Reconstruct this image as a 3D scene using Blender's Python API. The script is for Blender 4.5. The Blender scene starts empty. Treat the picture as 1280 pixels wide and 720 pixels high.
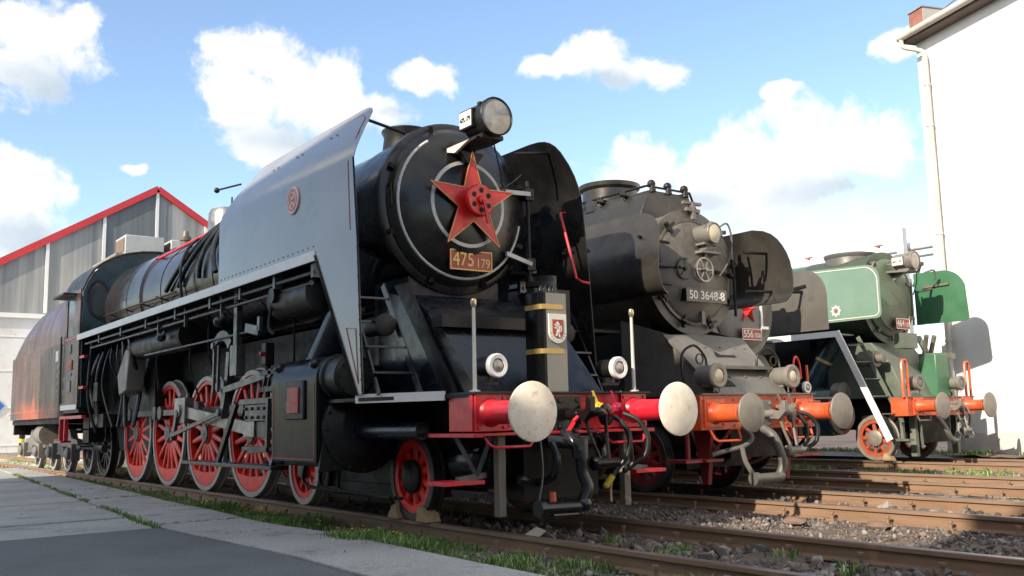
import bpy, bmesh, math, random
from mathutils import Vector, Matrix, Euler
rnd = random.Random(7)
R = math.radians
sc = bpy.context.scene
COL = sc.collection

# ------------------------------------------------------------------ camera
cd = bpy.data.cameras.new('camera'); cam = bpy.data.objects.new('camera', cd); COL.objects.link(cam); sc.camera = cam
cd.sensor_width = 36; cd.lens = 33.404; cd.clip_start = .05; cd.clip_end = 3000
_r = Vector((0.59594806, 0.80271345, -0.02229426)); _u = Vector((0.12208793, -0.06313011, 0.99050953)); _f = Vector((-0.79368788, 0.59301409, 0.13562389))
cam.matrix_world = Matrix(((_r.x, _u.x, -_f.x, 6.3055), (_r.y, _u.y, -_f.y, -5.8116), (_r.z, _u.z, -_f.z, .9984), (0, 0, 0, 1)))

# ------------------------------------------------------------------ sky, sun, exposure
SUN_EL, SUN_AZ = 30.5, 168.7           # degrees; azimuth clockwise from +Y
SKY_STRENGTH, SUN_STRENGTH, EXPOSURE = .112, 3.4, 1.3
CLOUD_GAIN = 4.7
w = bpy.data.worlds.new("World"); sc.world = w; w.use_nodes = True
nt = w.node_tree; N = nt.nodes; L = nt.links
bg = N['Background']; bg.inputs[1].default_value = SKY_STRENGTH
sky = N.new('ShaderNodeTexSky'); sky.sky_type = 'NISHITA'; sky.sun_disc = False
sky.sun_elevation = R(SUN_EL); sky.sun_rotation = R(SUN_AZ); sky.altitude = 200; sky.air_density = 1.0; sky.dust_density = 1.25; sky.ozone_density = 1.6
# clouds: soft lobes at fixed compass directions, their rims broken up by noise
LOBES = [('A',158.18,20.94,3.1,1.9),('A',159.54,18.84,2.82,2.05),('A',155.55,19.29,3.61,2.31),('A',157.65,16.32,2.54,1.57),('A',153.37,18.47,1.96,1.21),
 ('F',148.20,20.18,2.35,1.31),('F',150.44,18.54,1.88,1.32),('B',170.48,21.10,3.36,2.44),('B',171.75,18.65,2.51,2.01),('B',168.67,21.99,1.70,1.27),
 ('C',171.10,13.06,2.47,1.92),('C',171.37,10.48,3.20,1.92),('D',137.89,21.23,2.43,1.50),('D',134.21,20.28,1.86,1.12),('D',140.41,20.80,1.60,0.75),('D',136.19,20.09,2.81,0.84),
 ('E',125.30,14.82,5.02,2.83),('E',130.42,14.36,4.44,2.57),('E',135.19,14.92,3.22,1.99),('E',122.04,14.02,2.69,1.70),('E',128.17,12.79,6.97,1.86),
 ('G',126.68,18.14,1.28,0.64),('H',120.29,19.84,1.66,1.18),('I',165.00,14.07,0.89,0.31),
 ('X',-60,58,30,18),('X',30,60,30,18),('X',-120,42,34,15),('X',-20,38,30,14),('X',225,58,30,18),('X',130,66,26,15),('X',60,40,26,10),('X',-70,28,22,9),('X',215,32,16,8),('X',60,25,9,4),('X',40,32,8,4),('X',80,40,9,4),('X',195,28,8,4),('X',215,40,9,5),('X',250,30,9,4),('X',285,38,9,4),('X',320,30,9,4),('X',0,26,9,4)]  # X lobes: unseen clouds added to brighten and neutralise the ambient light
HAZY = [('Z',127.87,9.2,19,4.0),('Z',169.55,7.0,9,3.2)]
GREY = [('g',124.6,12.3,6.0,1.6),('g',131.5,12.6,4.0,1.3),('g',170.9,9.8,4.2,1.8),('g',156.5,16.6,4.2,1.5),('g',170.9,18.0,3.6,1.7),('g',136.6,19.7,3.4,.7),('g',149.4,18.4,2.4,.7)]
tc = N.new('ShaderNodeTexCoord')
def vmath(op, a, b=None, s=None):
    n = N.new('ShaderNodeVectorMath'); n.operation = op
    for i, x in enumerate((a, b)):
        if x is None: continue
        if isinstance(x, (tuple, Vector)): n.inputs[i].default_value = x
        else: L.new(x, n.inputs[i])
    if s is not None: n.inputs['Scale'].default_value = s
    return n
def fmath(op, a, b=0., c=0., clamp=False):
    n = N.new('ShaderNodeMath'); n.operation = op; n.use_clamp = clamp
    for i, x in enumerate((a, b, c)):
        if isinstance(x, (int, float)): n.inputs[i].default_value = x
        else: L.new(x, n.inputs[i])
    return n.outputs[0]
def noise(vec, scale, detail, rough=.55):
    n = N.new('ShaderNodeTexNoise'); n.inputs['Scale'].default_value = scale; n.inputs['Detail'].default_value = detail; n.inputs['Roughness'].default_value = rough
    L.new(vec, n.inputs['Vector']); return n
dirv = tc.outputs['Generated']
nw = noise(dirv, 11, 4)
wv = vmath('SCALE', vmath('SUBTRACT', nw.outputs['Color'], (.5, .5, .5)).outputs[0], s=.055)
dirw = vmath('ADD', dirv, wv.outputs[0]).outputs[0]
nd = noise(dirw, 22, 10, .60)
def lobes(lst, vec):
    cur = None
    for _, az, el, rx, ry in lst:
        a, e = R(az), R(el)
        c = Vector((math.cos(e) * math.cos(a), math.cos(e) * math.sin(a), math.sin(e)))
        x = Vector((math.sin(a), -math.cos(a), 0)); y = x.cross(c) * -1; y = -y if y.z < 0 else y
        z = x.cross(y)
        m = Matrix((x, y, z)).transposed()
        mp = N.new('ShaderNodeMapping'); mp.vector_type = 'TEXTURE'
        mp.inputs['Location'].default_value = c; mp.inputs['Rotation'].default_value = m.to_euler(); mp.inputs['Scale'].default_value = (R(rx), R(ry), 1)
        L.new(vec, mp.inputs['Vector'])
        ln = vmath('LENGTH', mp.outputs[0]).outputs['Value']
        cur = ln if cur is None else fmath('SMOOTH_MIN', cur, ln, .25)
    return cur
def ramp01(v, lo, hi):
    n = N.new('ShaderNodeMapRange'); n.interpolation_type = 'SMOOTHSTEP'; n.inputs['From Min'].default_value = lo; n.inputs['From Max'].default_value = hi
    L.new(v, n.inputs['Value']); return n.outputs[0]
dist = lobes(LOBES, dirw)
nf = fmath('SUBTRACT', nd.outputs['Fac'], .5)
dens = fmath('ADD', fmath('SUBTRACT', .98, dist), fmath('MULTIPLY', nf, 2.2))
alpha = ramp01(dens, -.08, .46)
hz = ramp01(fmath('ADD', fmath('SUBTRACT', 1.0, lobes(HAZY, dirw)), fmath('MULTIPLY', nf, .7)), -.25, .8)
grey = ramp01(fmath('ADD', fmath('SUBTRACT', 1.0, lobes(GREY, dirw)), fmath('MULTIPLY', nf, .9)), -.3, .9)
shade = fmath('MULTIPLY', ramp01(noise(dirw, 9, 6).outputs['Fac'], .42, .68), .26)
shade = fmath('ADD', fmath('MULTIPLY', grey, .62), shade)
ccol = N.new('ShaderNodeMix'); ccol.data_type = 'RGBA'
L.new(shade, ccol.inputs['Factor']); ccol.inputs[6].default_value = (CLOUD_GAIN, CLOUD_GAIN * .975, CLOUD_GAIN * .95, 1); ccol.inputs[7].default_value = (CLOUD_GAIN * .36, CLOUD_GAIN * .47, CLOUD_GAIN * .57, 1)
m1 = N.new('ShaderNodeMix'); m1.data_type = 'RGBA'; L.new(fmath('MULTIPLY', hz, .8), m1.inputs['Factor']); L.new(sky.outputs[0], m1.inputs[6]); m1.inputs[7].default_value = (CLOUD_GAIN * .80, CLOUD_GAIN * .87, CLOUD_GAIN * .93, 1)
m2 = N.new('ShaderNodeMix'); m2.data_type = 'RGBA'; L.new(fmath('MULTIPLY', alpha, .95), m2.inputs['Factor']); L.new(m1.outputs[2], m2.inputs[6]); L.new(ccol.outputs[2], m2.inputs[7])
L.new(m2.outputs[2], bg.inputs[0])

SUN_TRAVEL = Vector((-.196, .981, -math.tan(R(SUN_EL)))).normalized()
sd = bpy.data.lights.new('sun', 'SUN'); sd.energy = SUN_STRENGTH; sd.angle = R(.55); sd.color = (1, .87, .70)
so = bpy.data.objects.new('sun', sd); COL.objects.link(so); so.rotation_euler = (-SUN_TRAVEL).to_track_quat('Z', 'Y').to_euler()
sc.view_settings.view_transform = 'Standard'; sc.view_settings.look = 'None'; sc.view_settings.exposure = EXPOSURE; sc.view_settings.gamma = 1
sc.view_settings.use_curve_mapping = False
sc.cycles.max_bounces = 6

# ------------------------------------------------------------------ materials
def mat(name, base, rough=.5, metal=0., var=.25, vscale=3., dirt=None, dirt_amt=.4, dirt_scale=2.2, bump=0., bscale=40., rvar=.12, coat=0., spec=.5, stretch=None, rust=None, rust_amt=.0):
    m = bpy.data.materials.new(name); m.use_nodes = True
    t = m.node_tree; n = t.nodes; b = n['Principled BSDF']; l = t.links
    tcn = n.new('ShaderNodeTexCoord'); src = tcn.outputs['Object']
    if stretch:
        mp = n.new('ShaderNodeMapping'); mp.inputs['Scale'].default_value = stretch; l.new(src, mp.inputs[0]); src = mp.outputs[0]
    def nz(s, d=5, r=.6):
        k = n.new('ShaderNodeTexNoise'); k.inputs['Scale'].default_value = s; k.inputs['Detail'].default_value = d; k.inputs['Roughness'].default_value = r; l.new(src, k.inputs['Vector']); return k.outputs['Fac']
    def mr(v, a, c, lo, hi):
        k = n.new('ShaderNodeMapRange'); k.inputs[1].default_value = a; k.inputs[2].default_value = c; k.inputs[3].default_value = lo; k.inputs[4].default_value = hi; l.new(v, k.inputs[0]); return k.outputs[0]
    a = nz(vscale); hue = n.new('ShaderNodeHueSaturation'); hue.inputs['Color'].default_value = (*base, 1)
    l.new(mr(a, .25, .75, 1 - var, 1 + var), hue.inputs['Value']); col = hue.outputs[0]
    if dirt:
        d = nz(dirt_scale, 8, .68); mx = n.new('ShaderNodeMix'); mx.data_type = 'RGBA'
        l.new(mr(d, .42, .68, 0, dirt_amt), mx.inputs[0]); l.new(col, mx.inputs[6]); mx.inputs[7].default_value = (*dirt, 1); col = mx.outputs[2]
    if rust:
        d = nz(dirt_scale * 2.7, 9, .72); mx = n.new('ShaderNodeMix'); mx.data_type = 'RGBA'
        l.new(mr(d, .56, .66, 0, rust_amt), mx.inputs[0]); l.new(col, mx.inputs[6]); mx.inputs[7].default_value = (*rust, 1); col = mx.outputs[2]
    l.new(col, b.inputs['Base Color']); b.inputs['Metallic'].default_value = metal
    l.new(mr(nz(vscale * 1.7 + 1, 6), .3, .7, max(.03, rough - rvar), min(1, rough + rvar)), b.inputs['Roughness'])
    b.inputs['Specular IOR Level'].default_value = spec
    if coat: b.inputs['Coat Weight'].default_value = coat; b.inputs['Coat Roughness'].default_value = .12
    if bump:
        bn = n.new('ShaderNodeBump'); bn.inputs['Strength'].default_value = bump; bn.inputs['Distance'].default_value = .02; l.new(nz(bscale, 6), bn.inputs['Height']); l.new(bn.outputs[0], b.inputs['Normal'])
    return m
M = {}
def mm(k, *a, **kw): M[k] = mat(k, *a, **kw); return M[k]
mm('black_gloss', (.005, .005, .006), .15, var=.3, vscale=1.4, dirt=(.022, .02, .018), dirt_amt=.3, dirt_scale=1.3, rvar=.10, bump=.05, bscale=3, spec=.25)
mm('sky_sheen_black', (.27, .272, .272), .17, var=.10, vscale=.8, dirt=(.21, .212, .213), dirt_amt=.5, dirt_scale=.9, rvar=.09, bump=.22, bscale=.9, coat=.25, rust=(.13, .13, .13), rust_amt=.25)  # grey base carries the sky's reflection in black paint
mm('jacket_black', (.006, .006, .007), .24, var=.3, vscale=2, dirt=(.014, .013, .012), dirt_amt=.4, bump=.05, bscale=3, spec=.14)
mm('dark_red', (.22, .02, .02), .5, var=.25, dirt=(.10, .03, .025), dirt_amt=.6, dirt_scale=4)
mm('emblem_red', (.55, .16, .12), .45, var=.15)
mm('black_matt', (.006, .006, .006), .45, var=.4, dirt=(.022, .018, .014), dirt_amt=.5, bump=.12, bscale=25, spec=.35)
mm('frame_black', (.004, .004, .004), .55, var=.5, dirt=(.016, .012, .009), dirt_amt=.5, dirt_scale=3, bump=.2, bscale=20, spec=.25)
mm('blue_black', (.007, .011, .017), .24, var=.3, dirt=(.018, .019, .02), dirt_amt=.3, bump=.05, bscale=4)
mm('smokebox_black', (.008, .008, .0085), .28, var=.3, vscale=2, dirt=(.018, .0165, .015), dirt_amt=.6, dirt_scale=1.1, bump=.05, bscale=5)
mm('boiler_clad', (.03, .028, .03), .2, metal=.3, var=.4, vscale=1.5, dirt=(.06, .053, .057), dirt_amt=.5, dirt_scale=1.2, bump=.08, bscale=2)
mm('red', (.60, .014, .032), .33, var=.2, dirt=(.16, .03, .022), dirt_amt=.55, dirt_scale=3, bump=.08, bscale=12, rust=(.09, .03, .02), rust_amt=.35)
mm('wheel_red', (.80, .024, .018), .38, var=.2, dirt=(.34, .045, .022), dirt_amt=.5, dirt_scale=4, bump=.1, bscale=15)
mm('wheel_orange', (.34, .055, .022), .5, var=.25, dirt=(.16, .09, .055), dirt_amt=.7, dirt_scale=4, bump=.1, bscale=15)
mm('star_red', (.64, .018, .02), .3, var=.12, dirt=(.25, .02, .02), dirt_amt=.3)
mm('orange_red', (.62, .075, .016), .38, var=.15, dirt=(.30, .14, .09), dirt_amt=.6, dirt_scale=4, bump=.08, bscale=15)
mm('buffer_cream', (.80, .72, .60), .55, var=.12, vscale=6, dirt=(.62, .50, .36), dirt_amt=.6, dirt_scale=3.6, bump=.15, bscale=20, rust=(.30, .20, .12), rust_amt=.5)
mm('buffer_steel', (.20, .185, .165), .5, metal=.3, var=.2, vscale=6, dirt=(.26, .22, .17), dirt_amt=.6, dirt_scale=4, bump=.12, bscale=20)
mm('white_paint', (.72, .73, .72), .4, var=.08, dirt=(.40, .38, .34), dirt_amt=.45, dirt_scale=3)
mm('grey_white', (.50, .50, .48), .4, var=.1, dirt=(.30, .28, .25), dirt_amt=.5)
mm('steel', (.30, .29, .28), .36, metal=.8, var=.25, dirt=(.07, .06, .05), dirt_amt=.7, dirt_scale=5, bump=.08, bscale=18)
mm('rod_steel', (.11, .11, .112), .36, metal=.6, var=.25, dirt=(.03, .027, .024), dirt_amt=.75, dirt_scale=5)
mm('tyre', (.36, .35, .33), .42, metal=.3, var=.15, dirt=(.20, .17, .14), dirt_amt=.5, dirt_scale=5)
mm('tyre_dark', (.02, .02, .022), .42, var=.3, dirt=(.06, .055, .05), dirt_amt=.5, dirt_scale=5)
mm('gold', (.50, .33, .10), .38, metal=.35, var=.12, dirt=(.25, .17, .08), dirt_amt=.4)
mm('brass', (.55, .45, .28), .3, metal=.8, var=.15)
mm('plate_red', (.36, .05, .035), .45, var=.12, dirt=(.20, .05, .04), dirt_amt=.4, dirt_scale=6)
mm('white_letters', (.70, .68, .60), .5, var=.08)
mm('black_letters', (.015, .015, .015), .5)
mm('lens', (.30, .28, .25), .12, metal=.3, var=.25, vscale=9)
mm('lens_yellow', (.50, .45, .32), .25, var=.2, vscale=9)
mm('hose', (.012, .013, .014), .45, var=.3)
mm('pipe_dark', (.008, .010, .012), .26, var=.3)
mm('yellow', (.55, .42, .02), .45, var=.15, dirt=(.2, .15, .03), dirt_amt=.5, dirt_scale=14)
mm('magenta_red', (.28, .01, .045), .45, var=.2)
mm('cinder_brown', (.13, .085, .065), .9, var=.35, dirt=(.19, .13, .10), dirt_amt=.6, bump=.4, bscale=20)
mm('old_wood', (.16, .14, .115), .85, var=.35, vscale=5, stretch=(5, 5, .6), bump=.5, bscale=14)
mm('chock_wood', (.32, .22, .13), .8, var=.3, vscale=4, stretch=(1, 4, 4), bump=.3, bscale=10)
mm('old_black', (.022, .021, .02), .34, var=.3, vscale=1.5, dirt=(.075, .068, .056), dirt_amt=.5, dirt_scale=1.4, bump=.08, bscale=6, rust=(.07, .045, .03), rust_amt=.25)
mm('faded_black', (.15, .135, .11), .45, var=.2, vscale=1.5, dirt=(.035, .033, .032), dirt_amt=.85, dirt_scale=1.1, bump=.1, bscale=8, rust=(.05, .036, .028), rust_amt=.6)
mm('faded_grey', (.13, .125, .115), .45, var=.2, vscale=1.5, dirt=(.20, .185, .155), dirt_amt=.6, dirt_scale=2, bump=.1, bscale=10, rust=(.08, .06, .045), rust_amt=.5)
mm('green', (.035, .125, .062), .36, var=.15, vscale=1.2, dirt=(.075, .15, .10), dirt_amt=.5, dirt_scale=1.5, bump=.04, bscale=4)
mm('green_dirty', (.105, .108, .08), .5, var=.2, vscale=2, dirt=(.05, .12, .06), dirt_amt=.75, dirt_scale=1.0, bump=.1, bscale=8)
mm('dull_grey', (.085, .082, .076), .45, var=.2, vscale=1.5, dirt=(.13, .12, .105), dirt_amt=.6, dirt_scale=1.3, rust=(.04, .032, .026), rust_amt=.5)
mm('green_soot', (.05, .055, .042), .45, var=.25, vscale=2, dirt=(.035, .085, .045), dirt_amt=.7, dirt_scale=1.2)
mm('green_sky_sheen', (.145, .225, .18), .28, var=.12, vscale=1.2, dirt=(.11, .20, .14), dirt_amt=.5, dirt_scale=1.0)  # paler copy of the green, sky reflection put into the colour
mm('green_grey', (.085, .11, .085), .5, var=.2, vscale=2, dirt=(.16, .165, .135), dirt_amt=.7, bump=.08, bscale=8)
mm('teal_dark', (.01, .032, .042), .25, var=.2)
mm('rail_rust', (.20, .125, .078), .7, metal=.1, var=.3, vscale=3, stretch=(.5, 6, 6), dirt=(.28, .185, .12), dirt_amt=.6, dirt_scale=2, bump=.2, bscale=30)
mm('rail_head', (.25, .215, .20), .38, metal=.6, var=.25, stretch=(.4, 6, 6), dirt=(.10, .06, .042), dirt_amt=.7, dirt_scale=2)
mm('sleeper', (.19, .185, .175), .9, var=.3, vscale=5, stretch=(5, .6, 5), dirt=(.10, .09, .08), dirt_amt=.7, bump=.4, bscale=12)
mm('stone', (.15, .135, .12), .85, var=.5, vscale=5, dirt=(.09, .06, .045), dirt_amt=.7, dirt_scale=1.2, bump=.3, bscale=30)
mm('ground_soil', (.095, .075, .06), .95, var=.45, vscale=1.3, dirt=(.16, .10, .08), dirt_amt=.7, dirt_scale=.9, bump=.8, bscale=22)
mm('concrete', (.33, .34, .335), .9, var=.35, vscale=38, dirt=(.22, .228, .225), dirt_amt=.75, dirt_scale=.9, bump=.5, bscale=80, rust=(.12, .12, .115), rust_amt=.55)
mm('asphalt', (.115, .13, .14), .88, var=.6, vscale=60, dirt=(.075, .078, .08), dirt_amt=.6, dirt_scale=1, bump=.5, bscale=120)
mm('wall_white', (.72, .71, .69), .8, var=.07, vscale=.7, dirt=(.52, .50, .46), dirt_amt=.5, dirt_scale=.5, bump=.1, bscale=30)
mm('plinth_white', (.60, .58, .54), .85, var=.1, dirt=(.42, .40, .36), dirt_amt=.5, bump=.2, bscale=30)
mm('cladding', (.30, .305, .30), .6, var=.3, vscale=.7, stretch=(1, 2.2, .07), dirt=(.085, .10, .115), dirt_amt=.75, dirt_scale=1.1)
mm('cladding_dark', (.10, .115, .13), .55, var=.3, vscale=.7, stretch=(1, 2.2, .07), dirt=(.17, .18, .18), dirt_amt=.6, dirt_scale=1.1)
mm('shed_white', (.60, .62, .63), .7, var=.08, vscale=.6, stretch=(1, 1, .5), dirt=(.42, .33, .24), dirt_amt=.4, dirt_scale=1.2, rust=(.42, .24, .14), rust_amt=.35)
mm('trim_white', (.66, .67, .67), .5, var=.06)
mm('vent_grey', (.36, .37, .37), .5, var=.08, dirt=(.25, .25, .24), dirt_amt=.4)
mm('trim_red', (.48, .03, .035), .45, var=.1)
mm('sign_blue', (.02, .13, .50), .45, var=.06)
mm('roof_metal', (.22, .21, .20), .6, var=.2, dirt=(.12, .10, .09), dirt_amt=.5)
mm('rust_red', (.22, .085, .065), .75, var=.3, dirt=(.35, .16, .11), dirt_amt=.6, bump=.2, bscale=20)
mm('gutter', (.50, .48, .43), .5, var=.1, dirt=(.33, .28, .22), dirt_amt=.5)
mm('yard_render', (.36, .34, .30), .85, var=.1)
mm('render_grey', (.36, .34, .31), .85, var=.1, dirt=(.28, .26, .24), dirt_amt=.5, bump=.1)
mm('roof_tile', (.22, .09, .06), .8, var=.3)
mm('window_glass', (.02, .025, .03), .08)
mm('plastic_bag', (.55, .50, .42), .5, var=.15)
mm('dandelion', (.62, .45, .01), .6)
mm('dark_interior', (.006, .006, .006), .8)

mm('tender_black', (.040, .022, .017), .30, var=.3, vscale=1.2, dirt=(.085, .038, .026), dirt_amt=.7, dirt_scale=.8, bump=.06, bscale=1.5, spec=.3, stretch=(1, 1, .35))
mm('soffit_brown', (.13, .095, .08), .8, var=.2)
mm('panel_grey', (.22, .21, .185), .5, var=.12, dirt=(.15, .14, .12), dirt_amt=.5, dirt_scale=3)
mm('emblem_ring', (.60, .48, .42), .4, var=.15)
def ground_reflection():  # paints the sunlit ground's orange reflection into the lower tender side
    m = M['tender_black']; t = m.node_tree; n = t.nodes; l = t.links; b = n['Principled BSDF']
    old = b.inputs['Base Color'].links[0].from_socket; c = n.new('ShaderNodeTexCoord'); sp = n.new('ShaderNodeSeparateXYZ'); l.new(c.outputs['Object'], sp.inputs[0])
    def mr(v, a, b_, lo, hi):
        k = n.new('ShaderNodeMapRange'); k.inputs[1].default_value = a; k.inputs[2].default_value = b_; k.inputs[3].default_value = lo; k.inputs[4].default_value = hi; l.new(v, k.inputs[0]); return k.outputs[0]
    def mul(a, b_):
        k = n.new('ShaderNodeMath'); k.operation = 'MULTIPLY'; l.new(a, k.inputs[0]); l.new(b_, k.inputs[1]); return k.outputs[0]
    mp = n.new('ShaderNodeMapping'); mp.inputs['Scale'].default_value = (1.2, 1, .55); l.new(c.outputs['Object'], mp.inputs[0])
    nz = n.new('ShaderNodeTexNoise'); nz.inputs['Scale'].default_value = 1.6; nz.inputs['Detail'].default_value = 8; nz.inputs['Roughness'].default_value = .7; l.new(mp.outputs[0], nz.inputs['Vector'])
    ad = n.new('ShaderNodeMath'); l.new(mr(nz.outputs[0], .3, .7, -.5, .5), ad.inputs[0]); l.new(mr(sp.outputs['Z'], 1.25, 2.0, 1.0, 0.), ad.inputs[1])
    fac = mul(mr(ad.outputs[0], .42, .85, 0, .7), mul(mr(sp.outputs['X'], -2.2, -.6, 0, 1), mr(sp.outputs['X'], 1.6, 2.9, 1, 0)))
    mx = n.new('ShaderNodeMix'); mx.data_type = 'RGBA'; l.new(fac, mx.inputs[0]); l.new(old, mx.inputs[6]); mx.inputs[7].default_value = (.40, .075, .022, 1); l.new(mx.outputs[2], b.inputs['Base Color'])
ground_reflection()
def grass_mat():
    m = bpy.data.materials.new('grass'); m.use_nodes = True; t = m.node_tree; b = t.nodes['Principled BSDF']
    g = t.nodes.new('ShaderNodeNewGeometry'); r = t.nodes.new('ShaderNodeValToRGB'); t.links.new(g.outputs['Random Per Island'], r.inputs[0])
    e = r.color_ramp.elements; e[0].position = 0; e[0].color = (.045, .125, .018, 1); e[1].position = 1; e[1].color = (.42, .40, .22, 1)
    k = e.new(.55); k.color = (.085, .20, .03, 1); k = e.new(.78); k.color = (.20, .29, .09, 1)
    t.links.new(r.outputs[0], b.inputs['Base Color']); b.inputs['Roughness'].default_value = .6
    b.inputs['Transmission Weight'].default_value = 0
    return m
M['grass'] = grass_mat()

# ------------------------------------------------------------------ mesh builder
def frame_from(d):
    d = Vector(d).normalized(); a = Vector((0, 0, 1)) if abs(d.z) < .95 else Vector((1, 0, 0))
    x = a.cross(d).normalized(); y = d.cross(x); return x, y, d
SPLIT = {'pipe_clip','step_hanger','indicator_plug','door_clamp','door_dog','lubricator_cap','hinge_strap','oil_cup','cab_pipe','plate_bracket','deflector_stay','wheel_opening'}
class MB:
    def __init__(s): s.bm = bmesh.new()
    def face(s, pts):
        vs = [s.bm.verts.new(p) for p in pts]
        try: s.bm.faces.new(vs)
        except ValueError: pass
    def box(s, x0, x1, y0, y1, z0, z1):
        x0, x1 = sorted((x0, x1)); y0, y1 = sorted((y0, y1)); z0, z1 = sorted((z0, z1))
        v = [s.bm.verts.new(p) for p in ((x0,y0,z0),(x1,y0,z0),(x1,y1,z0),(x0,y1,z0),(x0,y0,z1),(x1,y0,z1),(x1,y1,z1),(x0,y1,z1))]
        for f in ((3,2,1,0),(4,5,6,7),(0,1,5,4),(1,2,6,5),(2,3,7,6),(3,0,4,7)): s.bm.faces.new([v[i] for i in f])
        return s
    def obox(s, p0, p1, w, h, up=(0,0,1)):           # bar from p0 to p1, width w across, height h along up
        p0, p1 = Vector(p0), Vector(p1); d = (p1 - p0).normalized(); u = Vector(up); x = d.cross(u)
        if x.length < 1e-4: x = d.cross(Vector((0,1,0)))
        x.normalize(); u = x.cross(d).normalized()
        v = []
        for p in (p0, p1):
            for a, b in ((-1,-1),(1,-1),(1,1),(-1,1)): v.append(s.bm.verts.new(p + x*(a*w/2) + u*(b*h/2)))
        for f in ((3,2,1,0),(4,5,6,7),(0,1,5,4),(1,2,6,5),(2,3,7,6),(3,0,4,7)): s.bm.faces.new([v[i] for i in f])
        return s
    def lathe(s, prof, o=(0,0,0), axis=(1,0,0), n=32, closed=False, a0=0., a1=None):
        o = Vector(o); x, y, d = frame_from(axis); rings = []
        full = a1 is None; k = n if full else n + 1; a1 = 2*math.pi if full else a1
        for t, r in prof:
            if r < 1e-6: rings.append([s.bm.verts.new(o + d*t)])
            else: rings.append([s.bm.verts.new(o + d*t + x*(r*math.cos(a0+(a1-a0)*i/n)) + y*(r*math.sin(a0+(a1-a0)*i/n))) for i in range(k)])
        pairs = list(zip(rings[:-1], rings[1:]))
        if closed: pairs.append((rings[-1], rings[0]))
        for A, B in pairs:
            for i in range(k if full else k-1):
                j = (i+1) % k
                if len(A) == 1 and len(B) == 1: continue
                if len(A) == 1: f = [A[0], B[j], B[i]]
                elif len(B) == 1: f = [A[i], A[j], B[0]]
                else: f = [A[i], A[j], B[j], B[i]]
                try: s.bm.faces.new(f)
                except ValueError: pass
        return s
    def cyl(s, p0, p1, r0, r1=None, n=24):
        p0, p1 = Vector(p0), Vector(p1); h = (p1-p0).length; r1 = r0 if r1 is None else r1
        return s.lathe([(0,0),(0,r0),(h,r1),(h,0)], p0, p1-p0, n)
    def ring(s, o, axis, ro, ri, t, n=40): return s.lathe([(0,ri),(0,ro),(t,ro),(t,ri)], o, axis, n, closed=True)
    def sphere(s, o, r, sx=1, n=20):
        return s.lathe([(-r*math.cos(math.pi*i/12)*sx, r*math.sin(math.pi*i/12)) for i in range(13)], o, (0,0,1), n)
    def tube(s, pts, r, n=8, smooth=True):
        pts = [Vector(p) for p in pts]
        if smooth and len(pts) > 2:
            out = []
            for i in range(len(pts)-1):
                a, b, c, e = pts[max(i-1,0)], pts[i], pts[i+1], pts[min(i+2,len(pts)-1)]
                for k in range(6):
                    t = k/6; out.append(.5*((2*b)+(c-a)*t+(2*a-5*b+4*c-e)*t*t+(3*b-a-3*c+e)*t**3))
            out.append(pts[-1]); pts = out
        rings = []; x = None
        for i, p in enumerate(pts):
            d = (pts[min(i+1,len(pts)-1)] - pts[max(i-1,0)]).normalized()
            if x is None: x = frame_from(d)[0]
            x = (x - d*x.dot(d)).normalized(); y = d.cross(x)
            rings.append([s.bm.verts.new(p + x*(r*math.cos(2*math.pi*k/n)) + y*(r*math.sin(2*math.pi*k/n))) for k in range(n)])
        for A, B in zip(rings[:-1], rings[1:]):
            for k in range(n): s.bm.faces.new([A[k], A[(k+1)%n], B[(k+1)%n], B[k]])
        s.bm.faces.new(rings[0][::-1]); s.bm.faces.new(rings[-1])
        return s
    def prism(s, poly, plane, a, b):                # poly in 2D, extruded between a and b along the third axis
        def P(u, v, w): return {'xz': (u, w, v), 'yz': (w, u, v), 'xy': (u, v, w)}[plane]
        A = [s.bm.verts.new(P(u, v, a)) for u, v in poly]; B = [s.bm.verts.new(P(u, v, b)) for u, v in poly]
        s.bm.faces.new(A); s.bm.faces.new(B[::-1]); n = len(A)
        for i in range(n): s.bm.faces.new([A[i], B[i], B[(i+1)%n], A[(i+1)%n]])
        return s
    def rbox(s, x0, x1, y0, y1, z0, z1, r):             # upright box with rounded vertical edges
        cs = ((x1-r,y1-r,0),(x0+r,y1-r,90),(x0+r,y0+r,180),(x1-r,y0+r,270)); pts = []
        for cx, cy, a in cs: pts += [(cx+r*math.cos(R(a+k*15)), cy+r*math.sin(R(a+k*15))) for k in range(7)]
        return s.prism(pts, 'xy', z0, z1)
    def sheet(s, rows, th):                          # lofted plate: rows of 3D points, thickness th (centred), closed
        rows = [[Vector(p) for p in r] for r in rows]; nr, nc = len(rows), len(rows[0]); V = {}
        for i in range(nr):
            for j in range(nc):
                du = rows[min(i+1,nr-1)][j] - rows[max(i-1,0)][j]; dv = rows[i][min(j+1,nc-1)] - rows[i][max(j-1,0)]
                nn = du.cross(dv); nn = nn.normalized() if nn.length > 1e-9 else Vector((0,1,0))
                for k in (0, 1): V[i,j,k] = s.bm.verts.new(rows[i][j] + nn*(th*(k-.5)))
        for k in (0, 1):
            for i in range(nr-1):
                for j in range(nc-1): s.bm.faces.new([V[i,j,k], V[i+1,j,k], V[i+1,j+1,k], V[i,j+1,k]])
        edge = [(i,0) for i in range(nr)] + [(nr-1,j) for j in range(1,nc)] + [(i,nc-1) for i in range(nr-2,-1,-1)] + [(0,j) for j in range(nc-2,0,-1)]
        for a, b in zip(edge, edge[1:]+edge[:1]): s.bm.faces.new([V[a[0],a[1],0], V[b[0],b[1],0], V[b[0],b[1],1], V[a[0],a[1],1]])
        return s
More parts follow.
